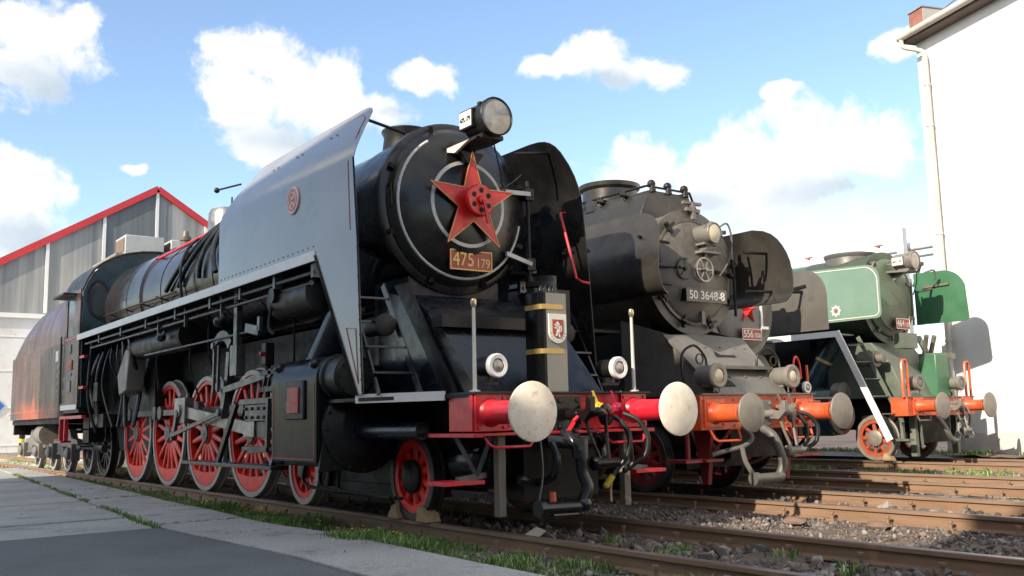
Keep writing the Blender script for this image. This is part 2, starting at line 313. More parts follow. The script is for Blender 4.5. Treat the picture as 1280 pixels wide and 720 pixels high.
    def rivets(s, p0, p1, n, r=.012, axis=(0,-1,0)):
        p0, p1 = Vector(p0), Vector(p1)
        for i in range(n):
            p = p0.lerp(p1, i/max(1,n-1)); s.lathe([(0,r),(r*.6,r*.7),(r*.8,0)], p, axis, 6)
        return s
    def pieces(s):
        left = set(s.bm.verts); out = []
        while left:
            st = [left.pop()]; isl = set(st)
            while st:
                for e in st.pop().link_edges:
                    for v in e.verts:
                        if v in left: left.discard(v); isl.add(v); st.append(v)
            lo = [min(v.co[i] for v in isl)-.004 for i in range(3)]; hi = [max(v.co[i] for v in isl)+.004 for i in range(3)]
            hit = [o for o in out if all(lo[i] <= o[2][i] and hi[i] >= o[1][i] for i in range(3))]
            for o in hit: isl |= o[0]; lo = [min(a, b) for a, b in zip(lo, o[1])]; hi = [max(a, b) for a, b in zip(hi, o[2])]; out.remove(o)
            out.append((isl, lo, hi))
        return [o[0] for o in out]
    def build(s, name, m, parent=None, bevel=0., ang=35, loc=None):
        if name in SPLIT:
            ps = s.pieces(); first = None
            if len(ps) > 1:
                for p in ps:
                    q = MB(); idx = {v: q.bm.verts.new(v.co) for v in p}
                    for f in s.bm.faces:
                        if f.verts[0] in p: q.bm.faces.new([idx[v] for v in f.verts])
                    o = q.build(name, m, parent, bevel, ang, loc); first = first or o
                s.bm.free(); return first
        bmesh.ops.recalc_face_normals(s.bm, faces=s.bm.faces[:])
        me = bpy.data.meshes.new(name); s.bm.to_mesh(me); s.bm.free()
        me.polygons.foreach_set('use_smooth', [True]*len(me.polygons)); me.set_sharp_from_angle(angle=R(ang))
        me.materials.append(M[m] if isinstance(m, str) else m)
        o = bpy.data.objects.new(name, me); COL.objects.link(o)
        if parent: o.parent = parent
        if loc: o.location = loc
        if bevel:
            bv = o.modifiers.new('bevel', 'BEVEL'); bv.width = bevel; bv.segments = 2; bv.limit_method = 'ANGLE'; bv.angle_limit = R(40)
        return o
def thing(name, label, cat, loc=(0,0,0), group=None):
    o = bpy.data.objects.new(name, None); COL.objects.link(o); o.location = loc; o.empty_display_size = .3
    o['label'] = label; o['category'] = cat
    if group: o['group'] = group
    return o
def tag(o, label, cat, group=None, kind=None):
    if label: o['label'] = label
    if cat: o['category'] = cat
    if group: o['group'] = group
    if kind: o['kind'] = kind
    return o
def struct(o, kind='structure', label=None):
    o['kind'] = kind
    if label: o['label'] = label
    return o
def text(name, body, size, m, parent, pos, normal='x', depth=.006, width=None, align='CENTER'):
    cu = bpy.data.curves.new(name, 'FONT'); cu.body = body; cu.size = size; cu.extrude = depth; cu.align_x = align; cu.align_y = 'CENTER'; cu.offset = size*.012
    tmp = bpy.data.objects.new(name, cu); COL.objects.link(tmp)
    dg = bpy.context.evaluated_depsgraph_get(); me = bpy.data.meshes.new_from_object(tmp.evaluated_get(dg)); me.name = name
    bpy.data.objects.remove(tmp)
    if width:
        xs = [v.co.x for v in me.vertices]; k = width/(max(xs)-min(xs))
        for v in me.vertices: v.co.x *= k
    rot = {'x': Euler((R(90),0,R(90))), 'y-': Euler((R(90),0,0))}[normal].to_matrix()
    me.transform(rot.to_4x4()); me.transform(Matrix.Translation(Vector(pos)))
    me.materials.clear(); me.materials.append(M[m])
    o = bpy.data.objects.new(name, me); COL.objects.link(o); o.parent = parent
    return o
def copy_to(o, loc, parent, rot=None):
    c = o.copy(); COL.objects.link(c); c.parent = parent; c.location = loc
    if rot is not None: c.rotation_euler = rot
    for ch in list(o.children):
        d = ch.copy(); COL.objects.link(d); d.parent = c
    return c

# ================================================================== the setting
from mathutils import noise as mnoise
g = MB(); g.face([(-900,-900,-.24),(900,-900,-.24),(900,900,-.24),(-900,900,-.24)]); struct(g.build('ground', 'ground_soil'))
def bumpy(name, x0, x1, y0, y1, step, z, amp, m, f=1.7):
    b = MB(); nx, ny = int((x1-x0)/step), int((y1-y0)/step); V = {}
    for i in range(nx+1):
        for j in range(ny+1):
            X, Y = x0+(x1-x0)*i/nx, y0+(y1-y0)*j/ny
            V[i,j] = b.bm.verts.new((X, Y, z + amp*mnoise.fractal(Vector((X*f, Y*f, .3)), .8, 2.1, 5)))
    for i in range(nx):
        for j in range(ny): b.bm.faces.new([V[i,j], V[i+1,j], V[i+1,j+1], V[i,j+1]])
    return struct(b.build(name, m, ang=180))
bumpy('track_bed', -26, 13, -2.2, 17.2, .13, -.165, .035, 'ground_soil')
bumpy('verge', -14, 10, 13.7, 15.3, .13, .02, .05, 'ground_soil')
# paved strip, slabs, asphalt
p = MB(); gap = .012
strip = [(-24,-.70),(-17.5,-.92),(-9.9,-1.30),(-4.7,-1.58),(-1.5,-1.56),(1.2,-1.62),(3.2,-1.7),(8,-1.8)]
low = [(8,-2.75),(3.2,-2.62),(0,-2.55),(-1.7,-2.47),(-4.35,-2.64),(-9.9,-2.27),(-15.2,-1.86),(-24,-1.30)]
def yat(pts, x):
    pts = sorted(pts)
    for (xa,ya),(xb,yb) in zip(pts, pts[1:]):
        if xa <= x <= xb: return ya+(yb-ya)*(x-xa)/(xb-xa)
    return pts[0][1] if x < pts[0][0] else pts[-1][1]
xs = [-24,-20.5,-17.2,-14.6,-11.9,-9.4,-7.0,-4.7,-3.2,-1.1,1.4,4.2,8]
for i, (a, b) in enumerate(zip(xs, xs[1:])):
    dz = rnd.uniform(-.006, .006)
    a2, b2 = a+gap, b-gap; mid = (a2+b2)/2
    p.prism([(a2,yat(low,a2)+.02),(b2,yat(low,b2)+.02),(b2,yat(strip,b2)),(mid,yat(strip,mid)+rnd.uniform(-.05,.04)),(a2,yat(strip,a2))], 'xy', -.23, -.078+dz)
struct(p.build('concrete_path', 'concrete', bevel=.012))
p = MB()
xl = [-24,-21,-18.4,-16,-14,-12.3,-10.6,-9.0,-7.4,-5.9,-4.42]
for a, b in zip(xl, xl[1:]):
    a2, b2 = a+gap*1.4, b-gap*1.4
    for k in range(3):
        o = -2.6*k; q = .03
        t = [yat(low, a2)-q, yat(low, b2)-q]
        p.prism([(a2,t[0]+o-2.56),(b2,t[1]+o-2.56),(b2,t[1]+o),(a2,t[0]+o)], 'xy', -.23, -.080+rnd.uniform(-.012,.008))
struct(p.build('concrete_slabs', 'concrete', bevel=.012))
edge = [(13,-2.9)] + [(8-.09*i, yat(low, 8-.09*i)-.03+.022*mnoise.fractal(Vector((i*.31,1,0)), .9, 2, 4)) for i in range(138)]
side = [(-4.39+.03*mnoise.fractal(Vector((i*.37,7,0)), .9, 2, 4), -2.75-.1*i) for i in range(66)]
p = MB(); p.prism([(-4.40,-9.8),(13,-9.8)] + edge + side, 'xy', -.23, -.083); struct(p.build('asphalt_yard', 'asphalt'))
p = MB(); p.prism([(-60,-40),(40,-40),(40,-9.85),(-4.45,-9.85),(-24.1,-9.2),(-24.1,-1.3),(-60,-1)], 'xy', -.235, -.10); struct(p.build('yard', 'concrete'))
p = MB(); p.prism([(-39.9,-1.0),(-24.1,-1.3),(-26.1,2.0),(-39.9,3.5)], 'xy', -.235, -.15); struct(p.build('yard_edge', 'plinth_white'))

# rails
def rail_mb(x0, x1):
    b = MB(); hw = .036
    pr = [(-.07,-.155),(.07,-.155),(.07,-.145),(.012,-.125),(.010,-.048),(hw,-.038),(hw,-.006),(hw-.008,0),(-hw+.008,0),(-hw,-.006),(-hw,-.038),(-.010,-.048),(-.012,-.125),(-.07,-.145)]
    b.prism(pr, 'yz', x0, x1)
    return b
TRACKS = [(0,'railway track under the black steam locomotive with the red star, beside the concrete path'),
          (3.9,'rusty railway track under the grey-black locomotive with the headlamp on its smokebox door'),
          (7.485,'rusty third railway track from the path, under the locomotive half hidden behind the others'),
          (12.18,'grass-edged railway track under the green locomotive, next to the white wall')]
r0 = None; s0 = None; k0 = None
for ti, (ty, lab) in enumerate(TRACKS):
    t = thing('railway_track', lab, 'railway track', (0, ty, 0), 'railway tracks side by side')
    for s in (-1, 1):
        if r0 is None:
            b = rail_mb(-45, 16); r0 = b.build('rail', 'rail_rust', t, ang=30); r0.location.y = s*.7535
            r0.data.materials.append(M['rail_head'])
            for f in r0.data.polygons:
                if f.normal.z > .7 and f.center.z > -.02: f.material_index = 1
        else: copy_to(r0, (0, s*.7535, 0), t)
    n = 0
    for i in range(66):
        X = -29 + .645*i + rnd.uniform(-.03, .03)
        if s0 is None:
            b = MB(); b.box(-.125,.125,-1.25,1.25,-.30,-.157)
            s0 = b.build('sleeper', 'sleeper', t, bevel=.012); s0.location.x = X
            for s in (-1, 1):
                b = MB(); y = s*.7535; b.box(-.08,.08,y-.17,y+.17,-.160,-.150)
                for q in (-1, 1): b.box(-.05,.05,y+q*.095-.035,y+q*.095+.035,-.152,-.130); b.lathe([(0,.016),(.06,.016),(.06,.026),(.085,.026),(.085,0)], (.015,y+q*.105,-.14), (0,0,1), 8)
                b.build('base_plate', 'rail_rust', s0)
        else: copy_to(s0, (X, 0, rnd.uniform(-.012, 0)), t)

# ballast: many loose stones between and beside the rails of the near tracks
def stones(name, n, area, smin, smax, m, label, zf):
    b = bmesh.new(); tmpl = []
    for k in range(9):
        q = bmesh.new(); bmesh.ops.create_icosphere(q, subdivisions=1, radius=1)
        for v in q.verts: v.co *= rnd.uniform(.62, 1.15)
        q.verts.index_update(); tmpl.append(([v.co.copy() for v in q.verts], [[v.index for v in f.verts] for f in q.faces])); q.free()
    vs, fs = [], []
    for i in range(n):
        x, y = area(); s = rnd.uniform(smin, smax)*(1 if rnd.random() < .85 else 1.6); z = zf(x, y)
        e = Euler((rnd.uniform(0,6), rnd.uniform(0,6), rnd.uniform(0,6))).to_matrix(); sc3 = Vector((s, s*rnd.uniform(.6,1), s*rnd.uniform(.45,.8)))
        co, fc = rnd.choice(tmpl); o = len(vs)
        for c in co:
            k = e @ Vector((c.x*sc3.x, c.y*sc3.y, c.z*sc3.z)); vs.append((x+k.x, y+k.y, z+k.z))
        fs += [[a+o for a in f] for f in fc]
    me = bpy.data.meshes.new(name); me.from_pydata(vs, [], fs); me.materials.append(m); ob = bpy.data.objects.new(name, me); COL.objects.link(ob)
    ob['kind'] = 'stuff'; ob['label'] = label
    b.free(); return ob
def stone_mat():
    m = bpy.data.materials.new('ballast_stone'); m.use_nodes = True; t = m.node_tree; b = t.nodes['Principled BSDF']
    g = t.nodes.new('ShaderNodeNewGeometry'); r = t.nodes.new('ShaderNodeValToRGB'); t.links.new(g.outputs['Random Per Island'], r.inputs[0])
    e = r.color_ramp.elements; e[0].color = (.045,.042,.04,1); e[1].color = (.30,.28,.25,1)
    k = e.new(.35); k.color = (.12,.085,.065,1); k = e.new(.6); k.color = (.105,.11,.115,1); k = e.new(.85); k.color = (.19,.15,.125,1)
    n = t.nodes.new('ShaderNodeTexNoise'); n.inputs['Scale'].default_value = 30; bp = t.nodes.new('ShaderNodeBump'); bp.inputs['Strength'].default_value = .4; bp.inputs['Distance'].default_value = .01
    t.links.new(n.outputs[0], bp.inputs['Height']); t.links.new(bp.outputs[0], b.inputs['Normal'])
    t.links.new(r.outputs[0], b.inputs['Base Color']); b.inputs['Roughness'].default_value = .9; return m
SM = stone_mat()
def a_between():
    ti = rnd.choice((0,0,0,1,1,2,3)); ty = TRACKS[ti][0]
    return rnd.uniform(-6, 6), ty + rnd.uniform(-.68, .68)
stones('ballast', 6500, a_between, .018, .066, SM, 'grey and brown ballast stones lying between the rails', lambda x, y: -.165 + rnd.uniform(-.02, .015))
def a_side():
    ti = rnd.choice((0,0,0,0,1,2)); ty = TRACKS[ti][0]; nx = TRACKS[ti+1][0]
    return rnd.uniform(-6, 6.5), rnd.uniform(ty+.85, nx-.85)
stones('gravel', 14000, a_side, .008, .03, SM, 'small gravel and cinders between the tracks', lambda x, y: -.155 + rnd.uniform(-.02, .012))
def a_near(): return rnd.uniform(-3, 5), rnd.uniform(-1.5, -.86)
stones('roadside_gravel', 900, a_near, .01, .035, SM, 'loose stones in the grass beside the near rail', lambda x, y: -.15 + rnd.uniform(-.02, .02))

# grass: single blades in one mesh
def blades(name, spots, label, hmin, hmax, wd=.006):
    vs, fs = [], []
    for (x, y, z, k, hs) in spots:
        for i in range(k):
            a = rnd.uniform(0, 6.283); r = abs(rnd.gauss(0, .045)); h = rnd.uniform(hmin, hmax)*hs
            bx, by = x+r*math.cos(a), y+r*math.sin(a); l = rnd.uniform(.15, .8)*h; t = rnd.uniform(0, 6.283); dx, dy = math.cos(t), math.sin(t); w_ = wd*rnd.uniform(.6,1.3)
            o = len(vs)
            vs += [(bx-dy*w_, by+dx*w_, z), (bx+dy*w_, by-dx*w_, z), (bx+dx*l*.4+dy*w_*.7, by+dy*l*.4-dx*w_*.7, z+h*.65), (bx+dx*l*.4-dy*w_*.7, by+dy*l*.4+dx*w_*.7, z+h*.65), (bx+dx*l, by+dy*l, z+h*rnd.uniform(.8,1))]
            fs += [(o,o+1,o+2,o+3),(o+3,o+2,o+4)]
    me = bpy.data.meshes.new(name); me.from_pydata(vs, [], fs); me.materials.append(M['grass']); ob = bpy.data.objects.new(name, me); COL.objects.link(ob)
    ob['kind'] = 'stuff'; ob['label'] = label; return ob
def dn(x, y, f=1.1): return mnoise.fractal(Vector((x*f, y*f, 5.)), .9, 2.0, 4)
sp = []
while len(sp) < 11500:
    x = rnd.uniform(-21, 3.4); top = -.80; lo_ = yat(strip, x)-.03
    y = rnd.uniform(lo_, top); d = dn(x, y)
    if x > .5: d -= .18*(x-.5)*.4
    if d < -.42 or (y > -.95 and x > -2 and d < -.05): continue
    sp.append((x, y, -.17, rnd.randint(5, 10), max(.25, min(1.25, .62+d*.9))*(1.15 if y < -.9 else .8)))
while len(sp) < 15500:                                     # the sunny patch by the shed
    x = rnd.uniform(-34, -13); y = rnd.uniform(-1.5 if x > -24 else -3.0, 2.2)
    if dn(x, y, .7) < -.15 or (x > -24 and y < yat(strip, x)): continue
    sp.append((x, y, -.16, rnd.randint(3, 6), .8))
blades('grass', sp, 'strip of rough grass between the concrete path and the near rail', .035, .125, .0045)
sp = []
for i in range(520):                                        # grass in the joints of the paving
    x = rnd.uniform(-20, -4.4); 
    if dn(x, 3, 1.4) > -.12: sp.append((x, yat(low, x)-.01+rnd.gauss(0, .02), -.10, rnd.randint(3, 8), .55))
for X in xs[4:10]:
    for i in range(40):
        y = rnd.uniform(yat(low, X), yat(strip, X))
        if dn(X, y, 1.6) > 0: sp.append((X+rnd.gauss(0,.015), y, -.10, rnd.randint(2, 6), .38))
for i in range(150): sp.append((-2.0+rnd.gauss(0,.16), -1.62+rnd.gauss(0,.05), -.09, 5, .5))
for X in xl[3:-1]:
    for i in range(26):
        y = rnd.uniform(-6.5, yat(low, X))
        if dn(X, y, 1.2) > .1: sp.append((X+rnd.gauss(0,.015), y, -.10, rnd.randint(2, 5), .35))
blades('joint_grass', sp, 'grass growing in the joints of the concrete paving', .05, .13)
sp = []
for i in range(3600):                                       # far weeds, between the tracks and along the white wall
    c = rnd.random()
    if c < .5: x, y = rnd.uniform(-9, 4), rnd.uniform(13.0, 15.1)
    elif c < .75: x, y = rnd.uniform(-8, 4), rnd.uniform(8.5, 11.3)
    else: x, y = rnd.uniform(-8, 3), rnd.uniform(11.5, 12.8)
    if dn(x, y, .9) < .05: continue
    sp.append((x, y, .02 if y > 13.7 else -.17, rnd.randint(4, 8), .8))
for x, y in ((-.3,.2),(.55,.25),(.7,-.2),(2.1,.3),(1.35,.55)):
    for i in range(7): sp.append((x+rnd.gauss(0,.05), y+rnd.gauss(0,.05), -.16, 6, .7))
blades('weeds', sp, 'weeds and grass growing between the far tracks', .05, .16, .009)
b = MB()
for cx, cy, n in ((-5.4,-1.18,16),(-5.0,-1.1,8),(-1.75,-1.22,6),(-7.2,-1.1,7),(-2.6,-1.25,6),(-3.4,-1.2,3)):
    for i in range(n):
        x, y = cx+rnd.gauss(0,.16), cy+rnd.gauss(0,.06); z = -.10+rnd.uniform(0,.06)
        b.lathe([(0,.004),(.006,.016),(.012,.012),(.014,0)], (x, y, z), (rnd.uniform(-.4,.4), rnd.uniform(-.4,.4), 1), 8)
fl = b.build('dandelion_flowers', 'dandelion'); fl['kind'] = 'stuff'; fl['label'] = 'small yellow flowers in the grass strip'

# pale litter and single big stones by the near rail
def rock(loc, s, label, m='stone', cat='stone', name='stone', seed=1):
    q = random.Random(seed); b = MB(); bmesh.ops.create_icosphere(b.bm, subdivisions=2, radius=1)
    for v in b.bm.verts: v.co = Vector((v.co.x*s[0], v.co.y*s[1], v.co.z*s[2]))*(1+.35*mnoise.noise(v.co*1.3+Vector((seed,0,0))))
    return tag(b.build(name, m, loc=loc, ang=25), label, cat)
b = MB(); b.sheet([[(-.16,-.10,0),(-.05,-.13,.05),(.08,-.09,.02)],[(-.13,0,.06),(0,0,.13),(.12,.02,.10)],[(-.10,.08,.02),(.02,.10,.07),(.16,.10,.03)]], .006)
tag(b.build('crumpled_paper', 'plastic_bag', loc=(-.78,-.30,-.13)), 'crumpled pale paper scrap lying between the rails under the front coupling', 'litter')
rock((.42,.05,-.11), (.055,.045,.04), 'pale fist sized stone lying between the rails ahead of the red star locomotive', 'stone', seed=4)
rock((.0,2.45,-.11), (.15,.09,.045), 'flat brown stone beside the second track', 'cinder_brown', seed=9)
rock((.75,2.75,-.13), (.14,.07,.05), 'low brown lump of cinder against the rail of the second track', 'cinder_brown', seed=12)
# wooden chocks
def chock(loc, rot, label):
    b = MB(); b.prism([(0,0),(.20,0),(.17,.06),(.11,.13),(.045,.15)], 'xz', -.09, .09)
    o = tag(b.build('wheel_chock', 'chock_wood', loc=loc, bevel=.006), label, 'wheel chock', 'wooden wheel chocks on the rails'); o.rotation_euler.z = rot; return o
chock((-2.035,-.7535,.002), 0, 'wooden wedge ahead of the front wheel of the red star locomotive')
chock((-2.40,-.7535,.002), math.pi, 'wooden wedge tucked behind the front wheel of the red star locomotive')
chock((-4.60,11.42,.002), 0, 'pale wooden wedge in front of the orange wheel of the green locomotive')

# ---------------------------------------------------------------- shed on the left
X0 = -40
t = thing('engine_shed', 'big grey metal clad shed with red gable trim and white lower wall', 'shed', (X0, 7.44, 0))
pk, sl, hw = 12.26, .613, 15.
b = MB(); b.prism([(-hw,6.0),(hw,6.0),(hw,pk-sl*hw if pk-sl*hw > 6 else 6.02),(10.2,pk-sl*10.2),(0,pk),(-10.2,pk-sl*10.2),(-hw,6.02)], 'yz', -30, 0)
b.build('upper_wall', 'cladding', t)
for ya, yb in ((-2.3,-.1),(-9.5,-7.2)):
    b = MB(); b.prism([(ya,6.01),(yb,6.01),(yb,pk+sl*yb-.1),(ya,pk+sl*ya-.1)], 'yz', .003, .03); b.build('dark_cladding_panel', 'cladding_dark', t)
b = MB(); b.box(-30,-.02,-hw,hw,-.24,5.85); b.build('lower_wall', 'shed_white', t)
b = MB()
for s in (-1, 1): b.obox((.06,s*10.6,pk-sl*10.6+.06),(.06,-s*.0,pk+.12),.18,.30,(0,s*sl,1))
b.build('gable_trim', 'trim_red', t)
for k in range(-4, 5):
    h = pk-sl*abs(k*2.38)
    if h > 6.2: b = MB(); b.box(.03,.10,k*2.38-.07,k*2.38+.07,6.1,h-.02); b.build('cover_strip', 'trim_white', t)
b = MB(); b.box(-.02,.14,-hw,hw,5.85,6.05); b.build('ledge', 'trim_white', t)
for ya in (-9.2,-6.7,-4.2):
    b = MB(); b.box(.0,.05,ya,ya+2.4,.0,5.3); d = b.build('door_leaf', 'shed_white', t)
    b = MB()
    for z in (.3,1.9,3.5,5.0): b.box(.05,.075,ya+.05,ya+2.35,z,z+.05)
    b.build('door_rail', 'trim_white', d)
b = MB(); b.prism([(-6.45,1.64),(-6.10,2.0),(-6.45,2.36),(-6.80,2.0)], 'yz', .055, .075); b.build('diamond_sign', 'sign_blue', t, loc=(.03,-.1,0))
b = MB(); b.prism([(-hw-.3,6.0),(-10.4,pk-sl*10.2),(0,pk+.12),(10.4,pk-sl*10.2),(hw+.3,6.0),(hw+.3,6.1),(10.4,pk-sl*10.2+.15),(0,pk+.3),(-10.4,pk-sl*10.2+.15),(-hw-.3,6.1)], 'yz', -30, -.05); b.build('roof', 'roof_metal', t)
t = thing('roof_annex', 'flat roofed annex with vents in front of the grey shed', 'annex', (-37, 8.3, 0))
b = MB(); b.box(-2.9,1,-3.6,9,-.24,8.3); b.build('wall', 'shed_white', t)
b = MB(); b.box(-2.95,1.1,-3.7,9.1,8.303,8.40); b.build('roof', 'roof_metal', t)
def vent(y, w_, h, label):
    t = thing('roof_vent', label, 'air vent', (-36.6, y, 8.40), 'air vents on the annex roof')
    b = MB(); b.box(-1,.6,0,w_,.0,h); b.build('casing', 'vent_grey', t, bevel=.03)
    b = MB(); b.box(-.9,.5,-.03,-.004,.12,h-.12); b.build('louvre', 'soffit_brown', t)
vent(5.0, 1.65, .85, 'long white box vent with a rusty louvre end on the annex roof')
vent(6.95, .8, .8, 'smaller white box vent behind the boiler on the annex roof')
t = thing('hazard_post', 'yellow and black striped post beside the shed door', 'post', (-38.2,1.70,0))
b = MB(); b.cyl((0,0,-.2),(0,0,.95),.11,.11,16); b.build('post', 'yellow', t)
b = MB(); b.ring((0,0,.25),(.25,0,1),.116,.10,.2,16); b.ring((0,0,.62),(.25,0,1),.116,.10,.2,16); b.build('stripe', 'black_matt', t)

# ---------------------------------------------------------------- white building on the right
t = thing('white_building', 'tall white rendered building with gutter and pale downpipe', 'building', (-5.48,15.45,0)); t.rotation_euler.z = R(-20)
H = 9.80
b = MB(); b.box(0,26,0,14,.45,H); b.build('wall', 'wall_white', t)
b = MB(); b.box(-.03,26.03,-.03,14.03,-.24,.447); b.build('plinth', 'plinth_white', t)
b = MB(); b.box(-.08,26.4,-.34,14.5,H+.003,H+.10); b.build('eave', 'soffit_brown', t)
b = MB(); b.prism([(-.33,H+.103),(14.4,H+.103),(7,H+1.2)], 'yz', -.08, 26.4); b.build('roof', 'roof_metal', t)
b = MB(); b.lathe([(0,.085),(26.6,.085),(26.6,.07),(0,.07)], (-.10,-.42,H+.13), (1,0,0), 16, closed=True); b.build('gutter', 'gutter', t)
b = MB(); b.tube([(.0,-.42,H+.08),(.0,-.42,H-.06),(.06,-.36,H-.15),(.32,-.17,H-.30),(.40,-.13,H-.42),(.40,-.13,H-.6)], .055, 10)
b.cyl((.40,-.13,H-.5), (.40,-.13,.05), .07, .07, 14)
for z in (2.5,5,7.6,8.6): b.ring((.40,-.13,z), (0,0,1), .085, .06, .05, 14)
b.build('downpipe', 'gutter', t)
b = MB(); b.box(.0,.45,-.15,.85,H+.11,H+.74); c = b.build('chimney', 'rust_red', t)
b = MB(); b.box(.453,.47,-.14,.84,H+.12,H+.74); b.build('chimney_face', 'render_grey', c)
b = MB(); b.box(-.02,.49,-.18,.88,H+.743,H+.77); b.build('chimney_cap', 'roof_metal', c)
b = MB()
for i in range(9): b.cyl((2.0+2.2*i,.1,H+.08), (2.0+2.2*i,.1,H+.75), .025, .025, 8)
b.tube([(.48,.3,H+.62),(2,.1,H+.72),(19,.1,H+.72)], .014, 8, False); b.build('railing', 'rust_red', t)
t = thing('wall_shadow_post', 'slim grey shape standing in for a shadow on the white wall', 'post', (-3.98,14.95,-.05))  # solid grey shape added in place of a shadow on the wall
b = MB(); b.cyl((0,0,.25),(-.02,0,.84),.028,.028,10); b.build('shaft', 'render_grey', t); b = MB(); b.lathe([(0,.10),(.16,.095),(.24,.05),(.3,.03),(.3,0)], (0,0,0), (0,0,1), 12); b.build('foot', 'render_grey', t)

# pipe bridge behind the green engine
t = thing('pipe_bridge', 'raised white pipes on a steel bracket beside the white building', 'pipe bridge', (-8.1,19,0))
for z, y, r_ in ((5.52,0,.12),(5.30,.25,.07),(5.22,-.3,.05)):
    b = MB(); b.cyl((-30,y,z),(1.9,y,z),r_,r_,14); b.build('pipe', 'trim_white', t)
for k, X in enumerate((0,-6,-12,-18,-24)):
    b = MB(); b.box(X-.1,X+.1,-.55,-.35,-.2,6.0 if k == 0 else 5.1); b.build('post', 'trim_white', t)
    b = MB(); b.box(X-.06,X+.06,-.6,.5,5.02,5.12); b.obox((X,.0,4.4),(X,.4,5.02),.06,.06); b.build('bracket', 'rust_red', t)
for X in (-1,-3.4,-5.2):
    b = MB(); b.box(X-.03,X+.03,-.04,.04,5.62,5.70); b.box(X-.12,X+.12,-.03,.03,5.70,5.73); b.build('pipe_valve', 'rust_red', t)

# ---------------------------------------------------------------- buildings across the yard, behind the camera (they throw the shade)
def block(name, label, s0_, s1_, dd, h, depth, roof):
    ax = Vector((.981,.196,0)); ad = Vector((-.196,.981,0)); o = ax*s0_ + ad*(-dd)
    t = thing(name, label, 'building', (o.x, o.y, 0)); t.rotation_euler.z = math.atan2(.196,.981); wd = s1_-s0_
    b = MB(); b.box(0,wd,-depth,0,-.24,h-.3); b.build('wall', 'yard_render', t)
    b = MB(); b.box(-.05,wd+.05,-depth-.3,.3,h-.297,h); b.build('roof', 'roof_tile', t)
    n = max(1, int(wd/3.2))
    for i in range(n):
        z = 1.0
        while z < h-2.4:
            X = wd*(i+.5)/n; b = MB(); b.box(X-.55,X+.55,-.05,.03,z,z+1.6); f = b.build('window', 'trim_white', t)
            b = MB(); b.box(X-.47,X+.47,.033,.045,z+.08,z+1.52); b.build('pane', 'window_glass', f); z += 3.2
    return t
TN = math.tan(R(SUN_EL))
D0 = 15.5
block('workshop', 'long cream rendered workshop with a tiled roof across the yard', -17.6, -.9, D0, 3.7+TN*D0, 9, 1)
block('workshop_wing', 'lower middle wing of the cream workshop across the yard', -.88, 2.0, D0, .40+TN*D0, 9, 1)
block('store_building', 'flat roofed store building at the end of the yard', 2.1, 26, D0, 2.3+TN*D0, 8, 0)

# ================================================================== parts shared by the locomotives
def wheel(parent, name, x, side, r, nsp, m, tm, hub=.14, crank=None, cw=False, cap=None, y=.79, rim=.075, z=None):
    b = MB(); T = .07
    b.ring((0,-.775,0), (0,1,0), r-T+.004, r-T-rim, .10, 48)
    for i in range(nsp):
        a = 2*math.pi*(i+.5)/nsp; c, s = math.cos(a), math.sin(a)
        p0 = Vector((c*hub*.7, -.73, s*hub*.7)); p1 = Vector((c*(r-T-rim*.6), -.73, s*(r-T-rim*.6))); px = Vector((-s, 0, c)); w0, w1 = (.058, .034) if r > .6 else (.055, .036)
        v = []
        for p, ww, th in ((p0, w0, .036), (p1, w1, .024)):
            for k in range(8):
                an = 2*math.pi*k/8; v.append(b.bm.verts.new(p + px*(ww*math.cos(an)) + Vector((0, th*math.sin(an), 0))))
        for k in range(8): b.bm.faces.new([v[k], v[(k+1)%8], v[8+(k+1)%8], v[8+k]])
    b.lathe([(0,0),(0,hub*.8),(.02,hub),(.14,hub),(.14,0)], (0,-.80,0), (0,1,0), 28)
    if cw:                                                    # counterweight crescent
        hw_ = 46; n = 16; rr_ = r-T-.02
        A = [(math.cos(R(-90-hw_+2*hw_*i/n))*rr_, math.sin(R(-90-hw_+2*hw_*i/n))*rr_) for i in range(n+1)]
        zc_ = -rr_*math.cos(R(hw_)); k_ = rr_*math.sin(R(hw_))
        b.prism(A + [(k_*(1-2*i/6), zc_-.05*(1-(abs(i-3)/3)**2)) for i in range(1,6)], 'xz', -.782, -.69)
    if crank:
        b.obox((0,-.74,0), (crank[0],-.74,crank[1]), .12, .24, (crank[1],0,-crank[0])) if crank[1] or crank[0] else None
        b.cyl((crank[0],-.80,crank[1]), (crank[0],-.68,crank[1]), .125, .125, 24)
    o = b.build(name, m, parent, ang=40)
    o.location = (x, 0, r if z is None else z)
    b = MB(); b.lathe([(0,r-T),(0,r-.006),(.006,r),(.10,r),(.108,r+.028),(.13,r+.028),(.135,r+.01),(.135,r-T)], (0,-.79,0), (0,1,0), 56, closed=True); b.build('tyre', tm, o)
    if cap:
        b = MB(); b.lathe([(0,0),(.0,cap*.3),(.004,cap*.3),(.008,cap*.9),(.02,cap),(.05,cap)], (0,-.822,0), (0,1,0), 28); b.build('hub_cap', cap_m[tm], o)
    if side > 0: o.rotation_euler.z = math.pi
    return o
cap_m = {'tyre': 'rod_steel', 'tyre_dark': 'black_matt', 'buffer_steel': 'buffer_steel'}
def wheelset_pair(parent, name, x, *a, **k):
    for s in (-1, 1): wheel(parent, name, x, s, *a, **k)
def axle(parent, xs_, r_=.09):
    for x, z in xs_:
        b = MB(); b.cyl((x,-.7,z), (x,.7,z), r_, r_, 16); b.build('axle', 'frame_black', parent)
